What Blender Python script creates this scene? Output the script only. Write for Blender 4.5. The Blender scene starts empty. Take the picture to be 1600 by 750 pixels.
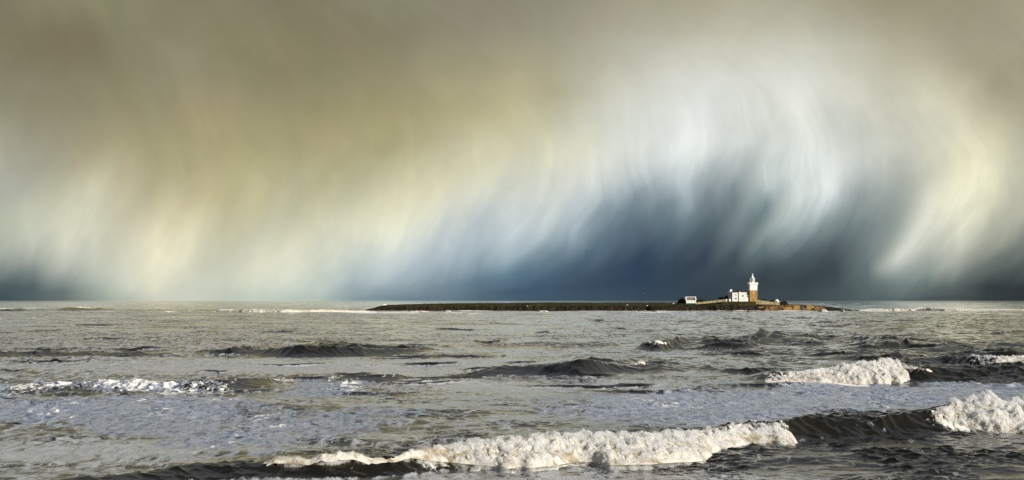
import bpy, math, random
import numpy as np

rng = np.random.default_rng(7)
random.seed(7)
scene = bpy.context.scene
COL = scene.collection
R = math.radians

# ------------------------------------------------------------------ camera model
W, HGT = 1600.0, 750.0
F = 2353.0            # focal length in photo pixels
HOR = 469.5           # row of the true horizon
CH = 8.3              # eye height above the sea, m
D_ISL = CH * F / (486.0 - HOR)     # island shore distance (about 1180 m)
S = D_ISL / F                      # metres per photo pixel at the island


def dist(py, z=0.0):
    return (CH - z) * F / (np.asarray(py, float) - HOR)


# ------------------------------------------------------------------ object helpers
def tag(o, label=None, cat=None, group=None, kind=None):
    if label: o['label'] = label
    if cat: o['category'] = cat; o['kind'] = 'thing'
    if group: o['group'] = group
    if kind: o['kind'] = kind
    return o


def empty(name, loc, rz=0.0):
    o = bpy.data.objects.new(name, None)
    COL.objects.link(o)
    o.location = loc
    o.rotation_euler = (0, 0, rz)
    return o


class MB:
    """collects polygons, builds one mesh object"""
    def __init__(self):
        self.v = []; self.f = []; self.m = []; self.cur = 0

    def add(self, verts, faces):
        b = len(self.v)
        self.v += [tuple(map(float, p)) for p in verts]
        self.f += [tuple(b + i for i in q) for q in faces]
        self.m += [self.cur] * len(faces)
        return self

    def box(self, x0, x1, y0, y1, z0, z1):
        v = [(x0, y0, z0), (x1, y0, z0), (x1, y1, z0), (x0, y1, z0), (x0, y0, z1), (x1, y0, z1), (x1, y1, z1), (x0, y1, z1)]
        return self.add(v, [(0, 3, 2, 1), (4, 5, 6, 7), (0, 1, 5, 4), (1, 2, 6, 5), (2, 3, 7, 6), (3, 0, 4, 7)])

    def lathe(self, prof, n=16, cx=0, cy=0, a0=0.0):
        v = []; f = []
        for r, z in prof:
            for k in range(n):
                a = a0 + 2 * math.pi * k / n
                v.append((cx + r * math.cos(a), cy + r * math.sin(a), z))
        for j in range(len(prof) - 1):
            for k in range(n):
                k2 = (k + 1) % n
                f.append((j * n + k, j * n + k2, (j + 1) * n + k2, (j + 1) * n + k))
        f.append(tuple(range(n - 1, -1, -1)))
        f.append(tuple((len(prof) - 1) * n + k for k in range(n)))
        return self.add(v, f)

    def tube(self, p, q, r, n=6):
        p = np.array(p, float); q = np.array(q, float)
        d = q - p; d /= np.linalg.norm(d)
        a = np.cross(d, (0, 0, 1.0) if abs(d[2]) < 0.9 else (1.0, 0, 0)); a /= np.linalg.norm(a)
        b = np.cross(d, a)
        v = []
        for e in (p, q):
            for k in range(n):
                t = 2 * math.pi * k / n
                v.append(e + r * (math.cos(t) * a + math.sin(t) * b))
        f = [(k, (k + 1) % n, n + (k + 1) % n, n + k) for k in range(n)]
        f += [tuple(range(n - 1, -1, -1)), tuple(range(n, 2 * n))]
        return self.add(v, f)

    def prism(self, poly, y0, y1):
        """poly in (x, z), extruded along y"""
        n = len(poly)
        v = [(x, y0, z) for x, z in poly] + [(x, y1, z) for x, z in poly]
        f = [tuple(range(n)), tuple(range(2 * n - 1, n - 1, -1))]
        f += [((k + 1) % n, k, n + k, n + (k + 1) % n) for k in range(n)]
        return self.add(v, f)

    def build(self, name, mat, parent=None, smooth=False, bevel=0.0):
        me = bpy.data.meshes.new(name)
        me.from_pydata(self.v, [], self.f)
        mats = mat if isinstance(mat, (list, tuple)) else [mat]
        for m in mats: me.materials.append(m)
        if len(mats) > 1: me.polygons.foreach_set('material_index', self.m)
        if smooth: me.polygons.foreach_set('use_smooth', [True] * len(me.polygons))
        me.update()
        o = bpy.data.objects.new(name, me)
        COL.objects.link(o)
        if parent: o.parent = parent
        if bevel:
            b = o.modifiers.new('bevel', 'BEVEL'); b.width = bevel; b.segments = 2; b.limit_method = 'ANGLE'
        return o


def np_mesh(name, verts, quads, mat, smooth=True, parent=None):
    """verts (N,3) array, quads (M,k) array of one size"""
    me = bpy.data.meshes.new(name)
    n, (m, k) = len(verts), quads.shape
    me.vertices.add(n)
    me.vertices.foreach_set('co', np.ascontiguousarray(verts, np.float32).ravel())
    me.loops.add(m * k)
    me.loops.foreach_set('vertex_index', np.ascontiguousarray(quads, np.int32).ravel())
    me.polygons.add(m)
    me.polygons.foreach_set('loop_start', np.arange(0, m * k, k, dtype=np.int32))
    me.polygons.foreach_set('loop_total', np.full(m, k, np.int32))
    me.polygons.foreach_set('use_smooth', np.full(m, smooth))
    me.update(calc_edges=True)
    me.materials.append(mat)
    o = bpy.data.objects.new(name, me)
    COL.objects.link(o)
    if parent: o.parent = parent
    return o


def attr(o, name, vals):
    a = o.data.attributes.new(name, 'FLOAT', 'POINT')
    a.data.foreach_set('value', np.ascontiguousarray(vals, np.float32).ravel())


def grid_quads(nr, nc):
    i = np.arange(nr * nc, dtype=np.int32).reshape(nr, nc)
    return np.stack([i[:-1, :-1], i[:-1, 1:], i[1:, 1:], i[1:, :-1]], -1).reshape(-1, 4)


# ------------------------------------------------------------------ numpy noise
def _hash(ix, iy, iz, seed):
    h = (ix.astype(np.int64) * 374761393 + iy.astype(np.int64) * 668265263 + iz.astype(np.int64) * 2147483647 + seed * 1274126177) & 0xFFFFFFFF
    h = ((h ^ (h >> 13)) * 1274126177) & 0xFFFFFFFF
    h = ((h ^ (h >> 15)) * 2246822519) & 0xFFFFFFFF
    return ((h ^ (h >> 16)) & 0xFFFFFF) / float(0xFFFFFF)


def vnoise(x, y, z=None, seed=0):
    """value noise 0..1"""
    x = np.asarray(x, float); y = np.asarray(y, float)
    if z is None:
        x, y = np.broadcast_arrays(x, y)
        ix, iy = np.floor(x), np.floor(y)
        fx, fy = x - ix, y - iy
        ux = fx * fx * fx * (fx * (fx * 6 - 15) + 10); uy = fy * fy * fy * (fy * (fy * 6 - 15) + 10)
        ix, iy = ix.astype(np.int64), iy.astype(np.int64); o = np.int64(0)
        g = lambda a, b: _hash(ix + a, iy + b, o, seed)
        return (g(0, 0) * (1 - ux) + g(1, 0) * ux) * (1 - uy) + (g(0, 1) * (1 - ux) + g(1, 1) * ux) * uy
    z = np.asarray(z, float)
    ix, iy, iz = np.floor(x), np.floor(y), np.floor(z)
    fx, fy, fz = x - ix, y - iy, z - iz
    q = lambda t: t * t * t * (t * (t * 6 - 15) + 10)
    ux, uy, uz = q(fx), q(fy), q(fz)
    ix, iy, iz = ix.astype(np.int64), iy.astype(np.int64), iz.astype(np.int64)
    r = 0
    for a in (0, 1):
        wa = ux if a else 1 - ux
        for b in (0, 1):
            wb = uy if b else 1 - uy
            for c in (0, 1):
                wc = uz if c else 1 - uz
                r = r + wa * wb * wc * _hash(ix + a, iy + b, iz + c, seed)
    return r


def fbm(x, y, z=None, oct=4, seed=0, gain=0.5):
    s = 0; a = 1; t = 0; f = 1
    for k in range(oct):
        s = s + a * vnoise(x * f + 17.3 * k, y * f - 9.1 * k, None if z is None else z * f + 3.7 * k, seed + k)
        t += a; a *= gain; f *= 2.03
    return s / t


def billow(x, y, z, oct=4, seed=0, gain=0.55):
    """puffy: rounded lumps with sharp creases"""
    s = 0; a = 1; t = 0; f = 1
    for k in range(oct):
        n = np.abs(2 * vnoise(x * f + 17.3 * k, y * f - 9.1 * k, z * f + 3.7 * k, seed + k) - 1)
        s = s + a * n; t += a; a *= gain; f *= 2.1
    return np.clip(1.6 * s / t, 0, 1.4)


def sstep(a, b, x):
    t = np.clip((np.asarray(x, float) - a) / (b - a), 0, 1)
    return t * t * (3 - 2 * t)


# ------------------------------------------------------------------ materials
def new_mat(name):
    m = bpy.data.materials.new(name)
    m.use_nodes = True
    nt = m.node_tree
    nt.nodes.clear()
    out = nt.nodes.new('ShaderNodeOutputMaterial')
    return m, nt, out


def N(nt, kind, **kw):
    n = nt.nodes.new(kind)
    for k, v in kw.items():
        if k.startswith('in_'):
            key = k[3:]
            n.inputs[int(key) if key.isdigit() else key].default_value = v
        else:
            setattr(n, k, v)
    return n


def math_node(nt, op, a, b=None, c=None, clamp=False):
    n = nt.nodes.new('ShaderNodeMath'); n.operation = op; n.use_clamp = clamp
    for i, v in enumerate((a, b, c)):
        if v is None: continue
        if isinstance(v, (int, float)): n.inputs[i].default_value = v
        else: nt.links.new(v, n.inputs[i])
    return n.outputs[0]


def map_range(nt, v, a, b, c=0.0, d=1.0, smooth=False):
    n = nt.nodes.new('ShaderNodeMapRange'); n.clamp = True
    if smooth: n.interpolation_type = 'SMOOTHSTEP'
    nt.links.new(v, n.inputs[0])
    for i, k in enumerate((a, b, c, d)):
        if isinstance(k, (int, float)): n.inputs[i + 1].default_value = k
        else: nt.links.new(k, n.inputs[i + 1])
    return n.outputs[0]


def mix_col(nt, fac, a, b, blend='MIX'):
    n = nt.nodes.new('ShaderNodeMix'); n.data_type = 'RGBA'; n.blend_type = blend
    for sock, v in ((n.inputs[0], fac), (n.inputs[6], a), (n.inputs[7], b)):
        if isinstance(v, (int, float)): sock.default_value = v
        elif isinstance(v, (tuple, list)): sock.default_value = tuple(v) + ((1.0,) if len(v) == 3 else ())
        else: nt.links.new(v, sock)
    return n.outputs[2]


def surf_mat(name, ca, cb, scale=2.0, rough=0.85, bump=0.3, cc=None, stretch=(1, 1, 1), spec=0.3):
    """two or three tone weathered surface"""
    m, nt, out = new_mat(name)
    tc = N(nt, 'ShaderNodeTexCoord')
    mp = N(nt, 'ShaderNodeMapping'); mp.inputs['Scale'].default_value = stretch
    nt.links.new(tc.outputs['Object'], mp.inputs[0])
    no = N(nt, 'ShaderNodeTexNoise', in_Scale=scale, in_Detail=6.0, in_Roughness=0.6)
    nt.links.new(mp.outputs[0], no.inputs['Vector'])
    col = mix_col(nt, map_range(nt, no.outputs[0], 0.35, 0.65), ca, cb)
    if cc:
        n2 = N(nt, 'ShaderNodeTexNoise', in_Scale=scale * 0.37, in_Detail=4.0)
        nt.links.new(mp.outputs[0], n2.inputs['Vector'])
        col = mix_col(nt, map_range(nt, n2.outputs[0], 0.5, 0.68), col, cc)
    p = N(nt, 'ShaderNodeBsdfPrincipled', in_Roughness=rough)
    p.inputs['Specular IOR Level'].default_value = spec
    nt.links.new(col, p.inputs['Base Color'])
    if bump:
        b = N(nt, 'ShaderNodeBump', in_Strength=bump, in_Distance=0.1)
        nt.links.new(no.outputs[0], b.inputs['Height'])
        nt.links.new(b.outputs[0], p.inputs['Normal'])
    nt.links.new(p.outputs[0], out.inputs[0])
    return m


M = {}
M['white'] = surf_mat('whitewashed_render', (0.80, 0.79, 0.76), (0.72, 0.71, 0.67), 0.8, 0.8, 0.15)
M['white_paint'] = surf_mat('white_paint', (0.82, 0.82, 0.80), (0.74, 0.74, 0.72), 1.5, 0.5, 0.05)
M['tower_stone'] = surf_mat('ochre_tower_sandstone', (0.38, 0.225, 0.06), (0.27, 0.155, 0.042), 1.3, 0.9, 0.5, (0.42, 0.28, 0.10))
M['slate'] = surf_mat('dark_slate', (0.030, 0.030, 0.034), (0.055, 0.052, 0.052), 1.5, 0.7, 0.3)
M['roof_tile'] = surf_mat('weathered_stone_roof', (0.24, 0.21, 0.17), (0.15, 0.13, 0.11), 1.2, 0.85, 0.4)
M['dark_glass'] = surf_mat('dark_window_glass', (0.02, 0.022, 0.028), (0.035, 0.035, 0.04), 1.0, 0.15, 0.0, spec=0.5)
M['soot'] = surf_mat('sooty_brick', (0.025, 0.020, 0.018), (0.045, 0.035, 0.03), 2.0, 0.9, 0.3)
M['wall_stone'] = surf_mat('pale_lichened_stone', (0.44, 0.37, 0.20), (0.30, 0.25, 0.13), 0.9, 0.9, 0.5, (0.20, 0.18, 0.085))
M['orange_stone'] = surf_mat('orange_sandstone', (0.38, 0.235, 0.09), (0.22, 0.13, 0.05), 0.5, 0.9, 0.6, (0.11, 0.07, 0.035))
M['green_paint'] = surf_mat('green_paint', (0.03, 0.14, 0.07), (0.02, 0.08, 0.045), 1.0, 0.6, 0.1)
M['metal_grey'] = surf_mat('painted_metal', (0.55, 0.57, 0.58), (0.42, 0.44, 0.45), 3.0, 0.5, 0.05)
M['leaf'] = surf_mat('dark_scrub_leaves', (0.030, 0.030, 0.014), (0.05, 0.045, 0.02), 1.0, 0.9, 0.0)
M['bark'] = surf_mat('scrub_bark', (0.05, 0.035, 0.025), (0.03, 0.02, 0.015), 4.0, 0.9, 0.3)
M['gull'] = surf_mat('gull_feathers', (0.80, 0.80, 0.78), (0.55, 0.56, 0.58), 6.0, 0.8, 0.0)
M['pale_rock'] = surf_mat('pale_rock', (0.60, 0.57, 0.50), (0.40, 0.37, 0.31), 2.0, 0.9, 0.4)
M['wet_rock'] = surf_mat('wet_dark_rock', (0.045, 0.032, 0.02), (0.02, 0.016, 0.012), 0.8, 0.55, 0.6)


def glass_mat():
    m, nt, out = new_mat('lantern_glass')
    g = N(nt, 'ShaderNodeBsdfPrincipled', in_Roughness=0.05, in_IOR=1.45)
    g.inputs['Base Color'].default_value = (0.9, 0.93, 0.95, 1)
    g.inputs['Transmission Weight'].default_value = 1.0
    nt.links.new(g.outputs[0], out.inputs[0])
    return m


M['glass'] = glass_mat()


def foam_mat(name, col_a, col_b):
    m, nt, out = new_mat(name)
    tc = N(nt, 'ShaderNodeNewGeometry')
    no = N(nt, 'ShaderNodeTexNoise', in_Scale=2.2, in_Detail=8.0, in_Roughness=0.7)
    nt.links.new(tc.outputs['Position'], no.inputs['Vector'])
    tk = N(nt, 'ShaderNodeAttribute', attribute_name='puff_shade').outputs['Fac']  # low values go brown: turbid water showing through, plus painted crease shade
    tk = math_node(nt, 'ADD', tk, math_node(nt, 'MULTIPLY', math_node(nt, 'SUBTRACT', no.outputs[0], 0.5), 0.9))
    col = mix_col(nt, map_range(nt, tk, 0.16, 0.56), col_a, col_b)
    p = N(nt, 'ShaderNodeBsdfDiffuse', in_Roughness=0.5)
    t = N(nt, 'ShaderNodeBsdfTranslucent')
    nt.links.new(col, p.inputs[0]); nt.links.new(col, t.inputs[0])
    b = N(nt, 'ShaderNodeBump', in_Strength=0.5, in_Distance=0.05)
    n2 = N(nt, 'ShaderNodeTexNoise', in_Scale=9.0, in_Detail=6.0, in_Roughness=0.75)
    nt.links.new(tc.outputs['Position'], n2.inputs['Vector'])
    nt.links.new(n2.outputs[0], b.inputs['Height']); nt.links.new(b.outputs[0], p.inputs['Normal'])
    mx = N(nt, 'ShaderNodeMixShader', in_0=0.22)
    nt.links.new(p.outputs[0], mx.inputs[1]); nt.links.new(t.outputs[0], mx.inputs[2])
    nt.links.new(mx.outputs[0], out.inputs[0])
    return m


M['foam'] = foam_mat('sea_foam', (0.42, 0.34, 0.22), (0.82, 0.78, 0.69))


def mist_mat():
    """airy outer foam: ragged, part see-through layers"""
    m, nt, out = new_mat('airy_sea_foam')
    geo = N(nt, 'ShaderNodeNewGeometry')
    mp = N(nt, 'ShaderNodeMapping'); mp.inputs['Scale'].default_value = (1.0, 0.8, 0.8)
    nt.links.new(geo.outputs['Position'], mp.inputs[0])
    sh = N(nt, 'ShaderNodeAttribute', attribute_name='shell').outputs['Fac']
    ft = N(nt, 'ShaderNodeAttribute', attribute_name='size').outputs['Fac']
    vs_ = N(nt, 'ShaderNodeVectorMath', operation='SCALE')
    nt.links.new(mp.outputs[0], vs_.inputs[0]); nt.links.new(ft, vs_.inputs['Scale'])
    no = N(nt, 'ShaderNodeTexNoise', in_Scale=2.6, in_Detail=9.0, in_Roughness=0.66, in_Distortion=0.3)
    nt.links.new(vs_.outputs[0], no.inputs['Vector'])
    th = math_node(nt, 'MULTIPLY_ADD', sh, 0.34, 0.36)
    al = map_range(nt, no.outputs[0], math_node(nt, 'SUBTRACT', th, 0.07), math_node(nt, 'ADD', th, 0.10), 0.0, 0.8)
    d = N(nt, 'ShaderNodeBsdfDiffuse'); d.inputs[0].default_value = (0.84, 0.81, 0.73, 1)
    t = N(nt, 'ShaderNodeBsdfTranslucent'); t.inputs[0].default_value = (0.84, 0.80, 0.70, 1)
    mx = N(nt, 'ShaderNodeMixShader', in_0=0.35)
    nt.links.new(d.outputs[0], mx.inputs[1]); nt.links.new(t.outputs[0], mx.inputs[2])
    tr = N(nt, 'ShaderNodeBsdfTransparent')
    m2 = N(nt, 'ShaderNodeMixShader')
    nt.links.new(al, m2.inputs[0]); nt.links.new(tr.outputs[0], m2.inputs[1]); nt.links.new(mx.outputs[0], m2.inputs[2])
    nt.links.new(m2.outputs[0], out.inputs[0])
    return m


M['spray'] = mist_mat()


def froth_mat():
    """cloud of fine spray round a breaking crest"""
    m, nt, out = new_mat('spray_cloud')
    geo = N(nt, 'ShaderNodeTexCoord')
    no = N(nt, 'ShaderNodeTexNoise', in_Scale=2.1, in_Detail=6.0, in_Roughness=0.62, in_Distortion=0.2)
    nt.links.new(geo.outputs['Object'], no.inputs['Vector'])
    den = map_range(nt, no.outputs[0], 0.47, 0.65, 0.0, 22.0)
    sc = N(nt, 'ShaderNodeVolumeScatter', in_Anisotropy=0.1)
    sc.inputs['Color'].default_value = (0.978, 0.938, 0.85, 1)
    nt.links.new(den, sc.inputs['Density'])
    nt.links.new(sc.outputs[0], out.inputs['Volume'])
    m.cycles.volume_step_rate = 1.0
    return m


M['froth'] = froth_mat()
M['droplets'] = foam_mat('spray_droplets', (0.78, 0.75, 0.67), (0.84, 0.82, 0.75))


def sea_mat():
    m, nt, out = new_mat('sea_water')
    geo = N(nt, 'ShaderNodeNewGeometry')
    pos = geo.outputs['Position']
    a_w = N(nt, 'ShaderNodeAttribute', attribute_name='wash').outputs['Fac']
    a_f = N(nt, 'ShaderNodeAttribute', attribute_name='foam').outputs['Fac']
    a_r = N(nt, 'ShaderNodeAttribute', attribute_name='choppy').outputs['Fac']
    # ripples too fine for the mesh
    mp = N(nt, 'ShaderNodeMapping'); mp.inputs['Scale'].default_value = (1.0, 1.5, 1.0)
    nt.links.new(pos, mp.inputs[0])
    rp = N(nt, 'ShaderNodeTexNoise', in_Scale=2.4, in_Detail=5.0, in_Roughness=0.62)
    nt.links.new(mp.outputs[0], rp.inputs['Vector'])
    bp = N(nt, 'ShaderNodeBump', in_Strength=0.22, in_Distance=0.06)
    nt.links.new(rp.outputs[0], bp.inputs['Height'])
    water = N(nt, 'ShaderNodeBsdfPrincipled', in_IOR=1.34)
    water.inputs['Base Color'].default_value = (0.013, 0.0118, 0.0075, 1)
    nt.links.new(a_r, water.inputs['Roughness'])
    nt.links.new(bp.outputs[0], water.inputs['Normal'])
    # aerated wash and foam streaks
    n1 = N(nt, 'ShaderNodeTexNoise', in_Scale=1.0, in_Detail=8.0, in_Roughness=0.70, in_Distortion=1.0)
    nt.links.new(pos, n1.inputs['Vector'])
    n2 = N(nt, 'ShaderNodeTexNoise', in_Scale=1.7, in_Detail=7.0, in_Roughness=0.72, in_Distortion=1.0)
    mp2 = N(nt, 'ShaderNodeMapping'); mp2.inputs['Scale'].default_value = (1.0, 0.36, 1.0); mp2.inputs['Rotation'].default_value = (0, 0, 0.35)
    nt.links.new(pos, mp2.inputs[0]); nt.links.new(mp2.outputs[0], n2.inputs['Vector']); nt.links.new(mp2.outputs[0], n1.inputs['Vector'])
    th = math_node(nt, 'SUBTRACT', 0.80, math_node(nt, 'MULTIPLY', a_w, 0.44))
    wash = math_node(nt, 'MULTIPLY', map_range(nt, n1.outputs[0], math_node(nt, 'SUBTRACT', th, 0.055), math_node(nt, 'ADD', th, 0.055)), 0.88)
    th2 = math_node(nt, 'SUBTRACT', 0.80, math_node(nt, 'MULTIPLY', a_f, 0.5))
    white = map_range(nt, n2.outputs[0], math_node(nt, 'SUBTRACT', th2, 0.05), math_node(nt, 'ADD', th2, 0.05))
    dw = N(nt, 'ShaderNodeBsdfPrincipled', in_Roughness=0.35, in_IOR=1.34)
    bw = N(nt, 'ShaderNodeBump', in_Strength=0.9, in_Distance=0.10)
    nt.links.new(n2.outputs[0], bw.inputs['Height']); nt.links.new(bw.outputs[0], dw.inputs['Normal'])
    a_c = N(nt, 'ShaderNodeAttribute', attribute_name='sheen_film').outputs['Fac']
    blue = mix_col(nt, map_range(nt, n2.outputs[0], 0.36, 0.54), (0.07, 0.12, 0.26), (0.50, 0.54, 0.61))  # blue sky light on the wash, put into its base colour
    sheen_film = mix_col(nt, map_range(nt, n2.outputs[0], 0.35, 0.62), (0.42, 0.432, 0.445), (0.69, 0.705, 0.715))  # thin foam film, its paleness also painting the sky's reflection on the water
    nt.links.new(mix_col(nt, a_c, blue, sheen_film), dw.inputs['Base Color'])
    df = N(nt, 'ShaderNodeBsdfDiffuse', in_Roughness=0.5)
    df.inputs[0].default_value = (0.82, 0.80, 0.75, 1)
    nt.links.new(bw.outputs[0], df.inputs['Normal'])
    m1 = N(nt, 'ShaderNodeMixShader'); m2 = N(nt, 'ShaderNodeMixShader')
    nt.links.new(wash, m1.inputs[0]); nt.links.new(water.outputs[0], m1.inputs[1]); nt.links.new(dw.outputs[0], m1.inputs[2])
    nt.links.new(white, m2.inputs[0]); nt.links.new(m1.outputs[0], m2.inputs[1]); nt.links.new(df.outputs[0], m2.inputs[2])
    nt.links.new(m2.outputs[0], out.inputs[0])
    return m


M['sea'] = sea_mat()


def island_mat():
    m, nt, out = new_mat('island_turf_and_rock')
    geo = N(nt, 'ShaderNodeNewGeometry')
    pos = geo.outputs['Position']
    g = N(nt, 'ShaderNodeAttribute', attribute_name='turf').outputs['Fac']
    s = N(nt, 'ShaderNodeAttribute', attribute_name='sandstone').outputs['Fac']
    n1 = N(nt, 'ShaderNodeTexNoise', in_Scale=0.12, in_Detail=7.0, in_Roughness=0.65)
    n2 = N(nt, 'ShaderNodeTexNoise', in_Scale=0.55, in_Detail=6.0, in_Roughness=0.65)
    nt.links.new(pos, n1.inputs['Vector']); nt.links.new(pos, n2.inputs['Vector'])
    rock = mix_col(nt, map_range(nt, n2.outputs[0], 0.38, 0.66), (0.011, 0.009, 0.007), (0.046, 0.033, 0.019))
    sand = mix_col(nt, map_range(nt, n2.outputs[0], 0.40, 0.60), (0.032, 0.022, 0.013), (0.31, 0.19, 0.078))
    rock = mix_col(nt, map_range(nt, math_node(nt, 'ADD', s, math_node(nt, 'MULTIPLY', math_node(nt, 'SUBTRACT', n1.outputs[0], 0.5), 0.9)), 0.4, 0.6), rock, sand)
    turf = mix_col(nt, map_range(nt, n1.outputs[0], 0.40, 0.62), (0.032, 0.028, 0.009), (0.062, 0.062, 0.014))
    turf = mix_col(nt, map_range(nt, n2.outputs[0], 0.52, 0.75), turf, (0.045, 0.026, 0.014))
    gm = map_range(nt, math_node(nt, 'ADD', g, math_node(nt, 'MULTIPLY', math_node(nt, 'SUBTRACT', n2.outputs[0], 0.5), 0.8)), 0.42, 0.58)
    col = mix_col(nt, gm, rock, turf)
    p = N(nt, 'ShaderNodeBsdfPrincipled', in_Roughness=0.95)
    p.inputs['Specular IOR Level'].default_value = 0.1
    nt.links.new(col, p.inputs['Base Color'])
    b = N(nt, 'ShaderNodeBump', in_Strength=1.0, in_Distance=0.5)
    nt.links.new(n2.outputs[0], b.inputs['Height']); nt.links.new(b.outputs[0], p.inputs['Normal'])
    nt.links.new(p.outputs[0], out.inputs[0])
    return m


M['island'] = island_mat()

# ------------------------------------------------------------------ world: Nishita sky behind rain clouds
SUN_AZ = R(132.0)      # clockwise from +Y (view direction): behind the camera, to the right
SUN_EL = R(21.0)
EXPO = 0.0

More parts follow.
